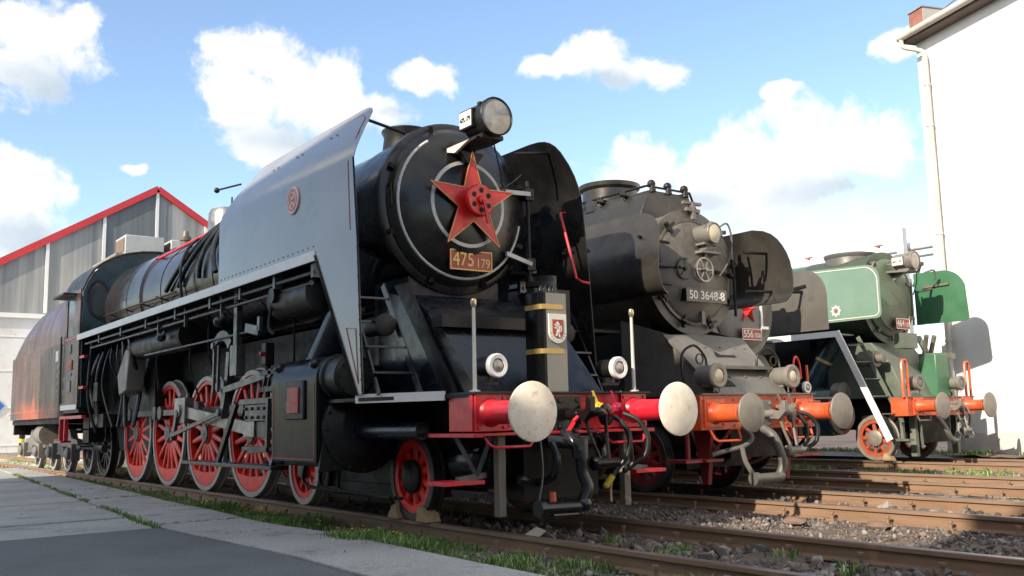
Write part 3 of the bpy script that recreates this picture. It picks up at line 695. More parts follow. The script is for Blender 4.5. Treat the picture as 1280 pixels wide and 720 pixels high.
def buffer(parent, y, xb, z, rp, ms, mp, mst='pipe_dark', rs=.105, n=4):
    o = MB(); L_ = -xb-.02
    o.box(xb, xb+.03, y-.17, y+.17, z-.165, z+.165); o.lathe([(.03,rs+.025),(.05,rs+.012),(.07,rs),(L_*.68,rs-.004),(L_*.70,rs+.006),(L_*.74,rs+.006),(L_*.745,rs-.02),(L_*.745,0)], (xb,y,z), (1,0,0), 32)
    for a in (-1, 1):
        for c in (-1, 1): o.lathe([(0,.018),(.014,.018),(.014,0)], (xb+.03,y+a*.135,z+c*.13), (1,0,0), 6)
    b = o.build('buffer', ms, parent, bevel=.004)
    s = MB(); s.lathe([(L_*.7,rs-.03),(L_-.07,rs-.035),(L_-.06,rs-.005),(L_-.03,rs+.02)], (xb,y,z), (1,0,0), 28); s.build('plunger', mst, b)
    p = MB(); pr = [(0,0),(-.003,rp*.3),(-.012,rp*.6),(-.028,rp*.9),(-.036,rp*.985),(-.042,rp),(-.058,rp*.99),(-.066,rp*.8),(-.062,0)]
    p.lathe(pr, (0,y,z), (1,0,0), 56); p.build('buffer_plate', mp, b)
    return b
def screw_coupling(parent, x, z, m, fancy=True):
    b = MB()
    b.box(x-.02, x+.06, -.15, .15, z-.15, z+.17)                       # draw plate
    for a in (-1, 1):
        for c in (-1, 1): b.lathe([(0,.025),(.02,.025),(.02,0)], (x+.06,a*.11,z+.01+c*.12), (1,0,0), 6)
    b.build('draw_plate', m, parent, bevel=.006)
    b = MB(); b.cyl((x+.05,0,z), (x+.22,0,z), .05, .05, 16); b.prism([(x+.16,z-.06),(x+.30,z-.07),(x+.40,z+.02),(x+.40,z+.16),(x+.34,z+.16),(x+.33,z+.05),(x+.27,z+.03),(x+.16,z+.06)], 'xz', -.035, .035)
    b.build('draw_hook', m, parent, bevel=.008)
    b = MB()
    for s in (-1, 1): b.tube([(x+.27,.13*s+.14,z+.0),(x+.30,.10*s+.15,z-.2),(x+.36,.05*s+.17,z-.44)], .018, 10)
    b.cyl((x+.36,.02,z-.45), (x+.36,.32,z-.45), .045, .045, 14); b.lathe([(0,.04),(.02,.065),(.06,.065),(.08,.04)], (x+.36,.00,z-.45), (0,1,0), 14)
    b.tube([(x+.24,.02,z-.02),(x+.30,.14,z+.02),(x+.24,.27,z-.01)], .045, 12)
    b.lathe([(0,.0),(0,.06),(.03,.10),(.07,.105),(.09,.07),(.09,0)], (x+.18,.30,z-.01), (1,.25,0), 20)
    b.build('screw_coupling', m, parent)
def brake_hose(parent, pts, r_, m, cock_m, cock):
    c = MB(); x, y, z = cock
    c.cyl((x-.02,y,z), (x+.09,y,z), .035, .03, 12); c.lathe([(0,.02),(.02,.045),(.06,.05),(.09,.03),(.11,0)], (x+.06,y,z-.05), (.2,0,1), 14); c.obox((x+.07,y,z+.03), (x+.06,y-.06,z+.16), .02, .02); c.lathe([(0,.0),(.0,.028),(.07,.028),(.07,0)], (x+.08,y-.035,z+.02), (0,1,0), 10)
    o = c.build('brake_cock', cock_m, parent)
    b = MB(); b.tube(pts, r_, 12); h = b.build('brake_hose', m, o)
    e = MB(); p0, p1 = Vector(pts[-2]), Vector(pts[-1]); d = (p1-p0).normalized(); e.cyl(p1-d*.02, p1+d*.07, r_*1.25, r_*1.25, 12); e.sphere(p1+d*.09, r_*1.3, 1, 12); e.build('hose_coupling', m if cock_m == 'magenta_red' else cock_m, o)
def round_lamp(parent, name, pos, r_, ln, mb_, mr_, ml, brk=.18):
    x, y, z = pos; b = MB(); b.lathe([(-ln,0),(-ln,r_*.55),(-ln*.9,r_*.8),(-.02,r_*.86),(0,r_*.86)], pos, (1,0,0), 28)
    b.obox((x-ln*.5,y,z-r_*.7), (x-ln*.5,y,z-brk-r_*.5), .06, .05); b.box(x-ln*.5-.06, x-ln*.5+.06, y-.07, y+.07, z-brk-r_*.5-.015, z-brk-r_*.5+.01)
    b.cyl((x-.03,y+r_*.3,z-r_*.8), (x-.03,y+r_*.3,z-r_*1.35), .008, .008, 6); b.cyl((x-.03,y-r_*.3,z-r_*.8), (x-.03,y-r_*.3,z-r_*1.35), .008, .008, 6)
    o = b.build(name, mb_, parent)
    b = MB(); b.lathe([(-.015,r_*.86),(-.015,r_*1.0),(.02,r_),(.034,r_*.9),(.03,r_*.60),(.02,r_*.58)], pos, (1,0,0), 36); b.build('lamp_ring', mr_, o)
    b = MB(); b.lathe([(.012,r_*.60),(.03,r_*.4),(.036,0)], pos, (1,0,0), 28); b.build('lens', ml, o)
    return o
def headlamp(parent, pos, r_, ln, mb_, ml, plate=None):
    x, y, z = pos; b = MB()
    b.lathe([(-ln,0),(-ln,r_*.5),(-ln*.96,r_*.84),(-ln*.86,r_*.93),(-ln*.24,r_*.93),(-ln*.22,r_*1.0),(-ln*.06,r_*1.0),(-.0,r_*1.02),(.012,r_*.97),(.0,r_*.92)], pos, (1,0,0), 44)
    b.box(x-ln*.72, x-ln*.18, y-.14, y+.14, z-r_*1.08, z-r_*.86)
    for a in (0.6, 1.57, 2.5): b.box(x-ln*.22, x-ln*.10, y-.02+r_*math.cos(a), y+.02+r_*math.cos(a), z-.02+r_*1.0*math.sin(a), z+.02+r_*1.0*math.sin(a))
    b.tube([(x-ln*.96,y-r_*.3,z+r_*.3),(x-ln*1.25,y-r_*.4,z+r_*.2),(x-ln*1.28,y-r_*.4,z-r_*.1),(x-ln*1.0,y-r_*.4,z-r_*.2)], .014, 8)
    o = b.build('headlamp', mb_, parent)
    b = MB(); b.lathe([(-.004,r_*.93),(.01,r_*.7),(.03,r_*.35),(.034,0)], pos, (1,0,0), 40); b.build('lens', ml, o)
    if plate:
        b = MB(); yy = y-r_*1.02; b.box(x-ln*.92, x-ln*.34, yy-.01, yy+.07, z-r_*.52, z+r_*.48); b.build('plate_frame', mb_, o, bevel=.004)
        b = MB(); b.box(x-ln*.89, x-ln*.37, yy-.016, yy-.0105, z-r_*.43, z+r_*.40); k = b.build('lamp_plate', 'white_letters', o)
        text('lamp_number', plate, r_*.36, 'black_letters', k if False else o, (x-ln*.63, yy-.02, z-.01), 'y-', .003, width=ln*.46)
    return o
def star_mesh(b, o, Ro, Ri, th, hub):
    x0, y0, z0 = o; pts = []
    for i in range(10):
        a = R(90+36*i); r_ = Ro if i % 2 == 0 else Ri; pts.append((x0, y0+r_*math.cos(a), z0+r_*math.sin(a)))
    c = b.bm.verts.new((x0+th, y0, z0)); v = [b.bm.verts.new(p) for p in pts]; w_ = [b.bm.verts.new((x0-.02, p[1], p[2])) for p in pts]
    for i in range(10):
        b.bm.faces.new([c, v[i], v[(i+1)%10]]); b.bm.faces.new([v[i], w_[i], w_[(i+1)%10], v[(i+1)%10]])
    b.bm.faces.new(w_)
def handwheel(b, o, axis, r_, t, nsp=6, tilt=0):
    b.ring(Vector(o), axis, r_, r_-t, t, 36); x, y, d = frame_from(axis); O = Vector(o)+d*t*.5
    for i in range(nsp):
        a = 2*math.pi*i/nsp+tilt; b.obox(O, O+(x*math.cos(a)+y*math.sin(a))*(r_-t*.5), t*.8, t*.6, d)
    b.cyl(O-d*t*1.2, O+d*t*1.6, t*1.6, t*1.2, 14)
def plate(parent, name, x, y, z, wd, ht, mb_, mt_, parts, border=None, mbord=None):
    b = MB(); b.box(x-.02, x, y-wd/2, y+wd/2, z-ht/2, z+ht/2); o = b.build(name, mb_, parent, bevel=.003)
    if border:
        b = MB(); t = border
        b.box(x, x+.006, y-wd/2, y+wd/2, z+ht/2-t, z+ht/2); b.box(x, x+.006, y-wd/2, y+wd/2, z-ht/2, z-ht/2+t); b.box(x, x+.006, y-wd/2, y-wd/2+t, z-ht/2+t, z+ht/2-t); b.box(x, x+.006, y+wd/2-t, y+wd/2, z-ht/2+t, z+ht/2-t)
        b.build('plate_border', mbord, o)
    for s, dy, dz, size, wdt in parts: text('number', s, size, mt_, o, (x+.001, y+dy, z+dz), 'x', .005, width=wdt)
    return o

# ================================================================== locomotive 1: black, red star
A = thing('steam_locomotive', 'large black steam locomotive with a big red star and red plate on its smokebox door', 'steam locomotive', (0,0,0))
ZC = 3.36
# frame and running gear
b = MB(); b.box(-15.2,-1.3,-.60,-.50,.62,1.35); b.box(-15.2,-1.3,.50,.60,.62,1.35); b.box(-13.6,-3.2,-.5,.5,1.1,2.2)
for x in (-3.2,-5.8,-7.4,-9.3,-11.2,-13.6): b.box(x-.08,x+.08,-.5,.5,.6,1.3)
b.build('frame', 'frame_black', A)
wheelset_pair(A, 'leading_wheel', -2.2, .435, 10, 'wheel_red', 'tyre_dark', hub=.12, cap=.17)
wheelset_pair(A, 'leading_wheel', -4.8, .435, 10, 'wheel_red', 'tyre', hub=.12, cap=.12)
DX = [-6.52, -8.38, -10.24, -12.10]; CR = (.0, .34)
for x in DX: wheelset_pair(A, 'driving_wheel', x, .875, 16, 'wheel_red', 'tyre', hub=.17, crank=CR, cw=True, rim=.06, cap=.15)
wheelset_pair(A, 'trailing_wheel', -14.45, .60, 12, 'black_matt', 'tyre_dark', hub=.12)
axle(A, [(-2.2,.435),(-4.8,.435)]+[(x,.875) for x in DX]+[(-14.45,.6)])
b = MB(); b.box(-5.3,-1.75,-.55,.55,.35,.60)
for s in (-1, 1):
    b.box(-5.2,-1.8,s*.56,s*.62,.30,.58); b.box(-2.45,-1.95,s*.46,s*.63,.22,.62); b.box(-5.05,-4.55,s*.46,s*.63,.22,.62)
    b.prism([(-4.4,.32),(-2.6,.32),(-2.9,.16),(-4.1,.16)], 'xz', s*.56, s*.64)
b.build('leading_bogie', 'frame_black', A, bevel=.01)
for s in (-1, 1):                                           # brake blocks and springs between the drivers
    for x in (-7.45,-9.31,-11.17):
        b = MB(); b.obox((x-.02,s*.72,1.5), (x+.02,s*.72,.45), .06, .06); b.prism([(x-.10,.62),(x-.03,.5),(x-.03,1.15),(x-.10,1.02)], 'xz', s*.66, s*.77); b.build('brake_hanger', 'frame_black', A)
    for x in DX:
        b = MB()
        for k in range(7): b.box(x-.5+.06*k, x+.5-.06*k, s*.62-.045, s*.62+.045, 1.50+.022*k, 1.519+.022*k)
        b.build('leaf_spring', 'frame_black', A)
# rods on both sides
for s in (-1, 1):
    Y_ = s*.90; pz = .875+CR[1]
    b = MB()
    for a, c in ((-12.10,-10.24),(-10.24,-8.38),(-8.38,-6.52)):
        b.obox((a,Y_,pz), (c,Y_,pz), .05, .10)
    for x in DX: b.cyl((x,Y_-.05,pz), (x,Y_+.05,pz), .115 if x != DX[1] else .15, None, 24)
    b.box(-10.62,-10.42,Y_-.06,Y_+.06,pz-.11,pz+.11)
    b.build('coupling_rod', 'rod_steel', A, bevel=.006)
    Y2 = s*1.13
    b = MB(); b.obox((-8.38,Y2,pz), (-5.62,Y2,.93), .07, .17); b.box(-8.62,-8.12,Y2-.07,Y2+.07,pz-.19,pz+.20); b.cyl((-8.38,Y2-.10,pz), (-8.38,Y2+.09,pz), .10, None, 24); b.box(-5.78,-5.42,Y2-.055,Y2+.055,.83,1.04)
    for x in (-8.56,-8.20): b.lathe([(0,.03),(.04,.03),(.04,0)], (x,Y2,pz+.20), (0,0,1), 8)
    b.build('connecting_rod', 'steel', A, bevel=.008)
    b = MB(); b.obox((-8.38,s*1.22,pz), (-8.55,s*1.22,.84), .05, .11); b.cyl((-8.55,s*1.18,.84), (-8.55,s*1.26,.84), .07, None, 18); b.build('return_crank', 'rod_steel', A, bevel=.006)
    b = MB(); b.obox((-8.55,s*1.27,.84), (-6.45,s*1.25,1.16), .035, .06); b.cyl((-6.45,s*1.21,1.16), (-6.45,s*1.30,1.16), .055, None, 16); b.build('eccentric_rod', 'rod_steel', A, bevel=.005)
    b = MB(); b.sheet([[(-6.38-.10*math.sin(k/8*math.pi)*-1 +(.26*(k/8)), s*1.22+dy*0, 1.14+.84*k/8+0) for k in range(9)], [(-6.28+.10*math.sin(k/8*math.pi)+(.26*(k/8)), s*1.22, 1.12+.84*k/8) for k in range(9)]], .09) if False else [b.obox((-6.44+.26*k/8+.05*math.sin(k/8*math.pi),s*1.22,1.10+.86*k/8),(-6.44+.26*(k+1)/8+.05*math.sin((k+1)/8*math.pi),s*1.22,1.10+.86*(k+1)/8),.09,.11,(1,0,0)) for k in range(8)]
    b.cyl((-6.27,s*1.10,1.53), (-6.27,s*1.30,1.53), .06, None, 16); b.build('expansion_link', 'rod_steel', A)
    b = MB(); b.obox((-6.20,s*1.30,1.45), (-4.55,s*1.30,1.60), .035, .085); b.cyl((-4.57,s*1.26,1.60), (-4.57,s*1.34,1.60), .05, None, 14); b.build('radius_rod', 'rod_steel', A, bevel=.004)
    b = MB()
    for x in (-6.72,-6.55): b.obox((x,s*1.25,2.08), (x-.02,s*1.25,1.44), .035, .05)
    for k in range(9):
        a0, a1 = R(165-16*k), R(165-16*(k+1)); b.obox((-6.40+.34*math.cos(a0),s*1.25,1.96+.24*math.sin(a0)), (-6.40+.34*math.cos(a1),s*1.25,1.96+.24*math.sin(a1)), .06, .10+.008*k, (math.cos(a0),0,math.sin(a0)))
    b.cyl((-6.7,s*1.2,2.08), (-6.7,s*1.3,2.08), .05, None, 12)
    b.build('lifting_link', 'rod_steel', A, bevel=.004)
    b = MB(); b.box(-5.78,-5.66,s*1.26,s*1.34,1.70,2.78); b.box(-5.84,-5.60,s*1.24,s*1.36,1.62,2.02); b.obox((-5.42,s*1.3,2.22), (-4.98,s*1.3,2.14), .05, .12); b.obox((-4.98,s*1.3,2.14), (-4.97,s*1.3,2.32), .05, .08)
    b.build('motion_bracket', 'grey_steel' if False else 'rod_steel', A, bevel=.006)
    b = MB(); b.box(-5.9,-3.85,s*1.02,s*1.20,1.245,1.32); b.box(-5.9,-3.85,s*1.06,s*1.16,.66,.71)
    b.build('slide_bar', 'rod_steel', A, bevel=.005)
    b = MB(); b.box(-5.70,-5.0,s*.98,s*1.20,1.03,1.24); b.box(-5.45,-5.12,s*.94,s*1.16,.82,1.03)
    for x in (-5.65,-5.45,-5.25,-5.05): b.cyl((x,s*1.20,1.19), (x,s*1.225,1.19), .024, None, 8); b.cyl((x,s*1.20,1.08), (x,s*1.225,1.08), .024, None, 8)
    b.cyl((-5.62,s*.96,.93), (-5.62,s*1.16,.93), .09, None, 20); b.build('crosshead', 'rod_steel', A, bevel=.008)
    b = MB(); b.cyl((-5.1,s*1.08,.92), (-3.8,s*1.08,.92), .05, None, 16); b.cyl((-3.98,s*1.08,.92), (-3.84,s*1.08,.92), .13, .15, 20); b.build('piston_rod', 'steel', A)
    b = MB(); b.obox((-4.72,s*1.28,1.30), (-4.74,s*1.28,.70), .05, .07); b.obox((-5.35,s*1.28,.66), (-4.74,s*1.28,.70), .04, .07); b.build('union_link', 'rod_steel', A, bevel=.004)
    b = MB(); b.box(-4.9,-3.9,s*1.12,s*1.34,1.38,1.44)
    for k in range(6): b.obox((-4.8+.14*k,s*1.32,1.44), (-4.72+.14*k,s*1.32,1.60), .02, .03)
    b.box(-4.86,-3.9,s*1.18,s*1.34,1.58,1.63); b.build('valve_rod_guide', 'black_matt', A)
    b = MB(); b.box(-5.12,-4.98,s*1.10,s*1.22,1.72,2.0); b.cyl((-5.05,s*1.16,1.32), (-5.05,s*1.16,1.72), .035, .035, 10); lb = b.build('lubricator', 'black_matt', A, bevel=.01)
    b = MB(); b.lathe([(0,.03),(.05,.03),(.06,0)], (-5.04,s*1.22,1.86), (0,s,0), 10); b.obox((-5.1,s*1.24,1.6),(-5.08,s*1.24,1.42),.04,.05); b.build('lubricator_cap', 'magenta_red', lb)
    # step board with its hangers
    b = MB(); b.box(-6.75,-3.72,s*1.45,s*1.66,.49,.535); b.build('step_board', 'pipe_dark', A, bevel=.006)
    b = MB(); b.obox((-5.25,s*1.48,1.25), (-5.72,s*1.53,.53), .05, .07); b.obox((-4.0,s*1.4,.9), (-4.0,s*1.53,.53), .05, .05); b.build('step_hanger', 'pipe_dark', A)
# cylinders
for s in (-1, 1):
    pr = [(1.0,.57),(1.56,.55),(1.60,.60),(1.605,1.40)] + [(1.36+.245*math.cos(R(a)), 1.44+.245*math.sin(R(a))) for a in range(0, 100, 10)] + [(1.0,1.66)]
    b = MB(); b.prism([(s*y, z) for y, z in pr], 'yz', -3.86, -2.68); b.box(-3.7,-2.8,s*.6,s*1.0,.8,1.6)
    c = b.build('cylinder', 'jacket_black', A, bevel=.02)
    b = MB(); b.box(-3.80,-2.74,s*1.607,s*1.609,.62,.628)
    for x in (-3.80,-2.745): b.box(x,x+.008,s*1.607,s*1.609,.63,1.40)
    b.build('lining', 'plate_red', c)
    b = MB()
    for x in (-3.78,-2.86): b.lathe([(0,.06),(.03,.06),(.05,.04),(.05,0)], (x+.0,s*1.54,1.60), (0,s*.6,.8), 14)
    b.build('indicator_plug', 'pipe_dark', c)
    b = MB(); b.lathe([(0,.25),(.05,.25),(.06,.225),(.30,.225),(.31,.20),(.325,.19),(.335,0)], (-2.68,s*1.34,1.45), (1,0,0), 36)
    for k in range(8): b.lathe([(0,.016),(.02,.016),(.02,0)], (-2.355,s*1.34+.165*math.cos(k*.785),1.45+.165*math.sin(k*.785)), (1,0,0), 6)
    b.build('valve_chest_cover', 'black_matt', c)
    b = MB(); b.lathe([(0,.46),(.06,.46),(.08,.42),(.10,.36),(.16,.30),(.17,0)], (-2.68,s*1.10,.93), (1,0,0), 40)
    for k in range(16): b.lathe([(0,.022),(.03,.022),(.03,0)], (-2.62,s*1.10+.43*math.cos(k*.3927),.93+.43*math.sin(k*.3927)), (1,0,0), 6)
    b.prism([(s*1.02,.52),(s*1.60,.50),(s*1.56,.75),(s*1.50,1.05),(s*1.38,1.28),(s*1.02,1.34)], 'yz', -2.675, -2.64)
    b.build('cylinder_cover', 'black_matt', c, bevel=.006)
    b = MB(); b.box(-3.44,-2.96,s*1.603,s*1.63,1.03,1.44); d = b.build('plate_frame', 'black_matt', c, bevel=.03)
    b = MB(); b.box(-3.34,-3.06,s*1.632,s*1.645,1.10,1.37); d2 = b.build('builders_plate', 'plate_red', d, bevel=.004)
    b = MB()
    for k, ww in enumerate((.11,.08,.115,.06,.10)): b.box(-3.20-ww,-3.20+ww,s*1.6455,s*1.648,1.13+.045*k,1.145+.045*k)
    b.build('plate_lettering', 'trim_red', d)
    b = MB(); b.lathe([(0,.19),(.02,.21),(.05,.19)], (-3.62,s*1.10,1.64), (.55,-s*.18,.9), 28); b.cyl((-3.62,s*1.10,1.66), (-2.9,s*.86,2.85), .185, .185, 28); p_ = b.build('steam_pipe', 'blue_black', A)
    b = MB(); q0, q1 = Vector((-3.62,s*1.10,1.66)), Vector((-2.9,s*.86,2.85)); dd = (q1-q0).normalized(); b.ring(q0.lerp(q1,.52), dd, .192, .17, .075, 32); b.build('pipe_band', 'gold', p_)
    # drain pipes, air pipe beside the bogie
    b = MB(); b.cyl((-2.6,s*1.20,.90), (-1.45,s*1.10,.90), .085, .085, 20); b.lathe([(0,.085),(.03,.11),(.08,.11),(.1,.09)], (-2.62,s*1.2,.90), (1,0,0), 20); b.build('air_pipe', 'blue_black', A)
    b = MB()
    for k in range(3): b.tube([(-3.7+.42*k,s*1.25,.56),(-3.65+.42*k,s*1.3,.36),(-3.2+.3*k,s*1.32,.30),(-1.9+.06*k,s*1.2+.03*k,.26)], .018, 8)
    b.build('drain_pipe', 'frame_black', A)
# boiler, smokebox
b = MB(); b.lathe([(-13.9,.6),(-13.9,1.02),(-11.6,.99),(-10.9,.92),(-2.95,.92)], (0,0,ZC), (1,0,0), 64); b.build('boiler', 'boiler_clad', A)
for x in (-13.2,-12.35,-11.5,-10.5,-9.2,-7.9,-6.6,-5.2): 
    rr = .925 if x > -11 else .998
    b = MB(); b.ring((x,0,ZC), (1,0,0), rr+.006, rr-.01, .055, 64); b.build('boiler_band', 'boiler_clad', A)
b = MB(); b.prism([(-13.9,2.5),(-10.6,2.5),(-10.6,1.25),(-13.9,1.05)], 'xz', -.92, .92); b.build('firebox', 'black_matt', A)
b = MB(); b.prism([(-13.7,1.1),(-10.8,1.25),(-11.2,.55),(-13.4,.55)], 'xz', -.75, .75); b.build('ashpan', 'frame_black', A)
b = MB(); b.lathe([(-3.3,.935),(-2.62,.945),(-2.60,.985),(-2.52,.985),(-2.50,.96),(-2.49,.88)], (0,0,ZC), (1,0,0), 72); sb = b.build('smokebox', 'smokebox_black', A)
b = MB(); b.box(-3.3,-2.55,-.6,.6,1.35,2.55); b.build('smokebox_saddle', 'black_matt', A)
b = MB(); b.lathe([(-2.50,.90),(-2.47,.905),(-2.45,.885),(-2.43,.87),(-2.40,.84),(-2.33,.70),(-2.27,.55),(-2.225,.40),(-2.20,.25),(-2.19,0)], (0,0,ZC), (1,0,0), 72); dr = b.build('smokebox_door', 'smokebox_black', A, ang=50)
b = MB(); b.lathe([(-2.249,.425),(-2.238,.43),(-2.243,.488),(-2.255,.49)], (0,0,ZC), (1,0,0), 64, closed=True); b.build('white_ring', 'grey_white', dr)
b = MB(); b.tube([(-2.392, .815*math.cos(R(a)), ZC+.815*math.sin(R(a))) for a in range(122, 352, 6)], .017, 8, False); b.build('hand_rail', 'grey_white', dr)
b = MB()
for k in range(8):
    a = R(22+45*k)
    if abs(math.cos(a)) < .95 or math.cos(a) < 0: b.obox((-2.47,.90*math.cos(a),ZC+.90*math.sin(a)), (-2.44,.965*math.cos(a),ZC+.965*math.sin(a)), .045, .05)
b.tube([(-2.46,-.88,3.28),(-2.41,-.88,3.28),(-2.41,-.89,3.52),(-2.46,-.89,3.52)], .012, 6, False); b.build('door_clamp', 'black_matt', dr)
b = MB(); b.cyl((-2.40,.955,2.62), (-2.40,.955,3.78), .024, .024, 10)
for z in (2.78,3.62): b.box(-2.47,-2.36,.90,1.02,z-.07,z+.07); 
b.cyl((-2.40,.955,2.55), (-2.40,.955,2.63), .05, None, 12); b.build('door_hinge', 'black_matt', dr)
b = MB()
for z in (2.78,3.62): b.obox((-2.30,.55,ZC+(z-ZC)*.86), (-2.365,.96,z), .03, .05, (0,0,1))
b.build('hinge_strap', 'grey_white', dr)
b = MB(); star_mesh(b, (-2.15,0,ZC), .585, .205, .014, 0); st = b.build('red_star', 'star_red', dr, ang=5)
b = MB()
for i in range(10):
    a0, a1 = R(90+36*i), R(90+36*(i+1)); r0_, r1_ = (.585,.205) if i % 2 == 0 else (.205,.585)
    b.obox((-2.148,r0_*math.cos(a0),ZC+r0_*math.sin(a0)), (-2.148,r1_*math.cos(a1),ZC+r1_*math.sin(a1)), .008, .008, (1,0,0))
b.build('star_edge', 'gold', st)
b = MB(); b.lathe([(0,.18),(.045,.18),(.06,.165),(.055,.05),(.09,.045),(.10,0)], (-2.05,0,ZC), (1,0,0), 40); b.cyl((-2.18,0,ZC), (-2.05,0,ZC), .06); b.obox((-1.95,0,ZC), (-1.94,.05,ZC-.26), .03, .03); b.build('locking_wheel', 'star_red', st)
b = MB()
for k in range(6): b.lathe([(0,.030),(.004,.030),(.004,0)], (-1.9945,.110*math.cos(R(30+60*k)),ZC+.110*math.sin(R(30+60*k))), (1,0,0), 16)
b.build('wheel_opening', 'dark_interior', st)
plate(dr, 'number_plate', -2.275, .045, 2.735, .56, .225, 'plate_red', 'gold', [('475',-.105,0,.215,.275),('179',.155,-.028,.145,.17)], .014, 'gold')
b = MB()
for y in (-.1,.2): b.box(-2.40,-2.29,y-.02,y+.02,2.68,2.78)
b.build('plate_bracket', 'black_matt', dr)
b = MB(); b.prism([(-2.44,4.02),(-2.02,3.99),(-1.86,4.0),(-1.84,4.02),(-2.44,4.05)], 'xz', -.15, .16); b.prism([(-.16,3.93),(.16,3.93),(.06,3.80),(-.06,3.80)], 'yz', -2.22, -2.15); br = b.build('headlamp_bracket', 'black_matt', A)
b = MB(); b.prism([(-2.30,3.93),(-2.15,3.89),(-1.86,3.975),(-2.30,3.975)], 'xz', -.24, -.205); b.build('bracket_gusset', 'grey_white', br)
headlamp(A, (-1.72,.03,4.235), .212, .42, 'black_matt', 'lens', '475.179')
b = MB(); b.tube([(-2.0,.18,4.05),(-2.05,.30,3.75),(-2.2,.44,3.62),(-2.3,.62,3.68),(-2.42,.88,3.85)], .010, 6); b.build('lamp_cable', 'hose', A)
b = MB(); b.lathe([(.85,.30),(1.10,.27),(1.16,.30),(1.18,.30),(1.18,.23),(.85,.2)], (-3.6,0,ZC), (0,0,1), 32); b.build('chimney', 'black_matt', A)
b = MB(); b.lathe([(.80,.36),(.96,.34),(1.28,.33),(1.36,.29),(1.40,.15),(1.41,0)], (-9.75,0,ZC), (0,0,1), 32); b.build('sand_dome', 'steel', A)
b = MB(); b.lathe([(.7,.45),(1.1,.43),(1.24,.32),(1.28,0)], (-6.4,0,ZC), (0,0,1), 32); b.build('steam_dome', 'black_gloss', A)
b = MB(); b.box(-12.2,-11.9,-.2,.2,4.2,4.36); b.lathe([(.95,.11),(1.1,.11),(1.1,.085),(1.2,.085),(1.2,.11),(1.27,.11),(1.27,.07),(1.38,.055),(1.42,0)], (-12.05,0,ZC), (0,0,1), 20); b.build('safety_valve', 'faded_black', A)
b = MB(); b.cyl((-9.3,-.1,4.3), (-9.3,-.1,4.86), .015); b.tube([(-9.55,-.25,5.02),(-8.9,-.1,5.0)], .018, 8, False); b.sphere((-9.6,-.26,5.02), .05, 1, 12); b.build('whistle', 'black_matt', A)
for k, xe in enumerate((-9.95,-9.30,-8.30,-7.55)):
    b = MB(); pts = []
    for j in range(11):
        f_ = j/10; a = R(116+(186-116)*f_); x = -8.35+.14*k + (xe+8.35-.14*k)*f_**1.5 + .05*math.sin(f_*math.pi)*(1 if k < 2 else -1); pts.append((x, .975*math.cos(a), ZC+.975*math.sin(a)+(.10*(1-f_)**4)))
    b.tube(pts, .040, 10); b.build('sand_pipe', 'pipe_dark', A)
b = MB(); b.tube([(-13.9,-.69,4.03),(-8.2,-.66,4.10),(-5.9,-.6,4.15)], .024, 8, False)
for x in (-13.0,-11.4,-9.8,-8.3): b.cyl((x,-.58,3.98+.012*(x+13.9)), (x,-.68,4.04+.012*(x+13.9)), .016, None, 6)
b.build('boiler_pipe', 'red', A)
b = MB(); b.tube([(-13.5,-1.12,3.17),(-9.0,-1.10,3.12)], .018, 8, False); b.tube([(-8.95,-1.02,3.0),(-8.98,-1.04,3.5),(-9.05,-.9,3.86),(-9.4,-.55,4.16)], .024, 8)
for x in (-13,-12,-11,-10): b.cyl((x,-.9,3.1), (x,-1.12,3.16), .014, None, 6)
b.build('boiler_hand_rail', 'black_matt', A)
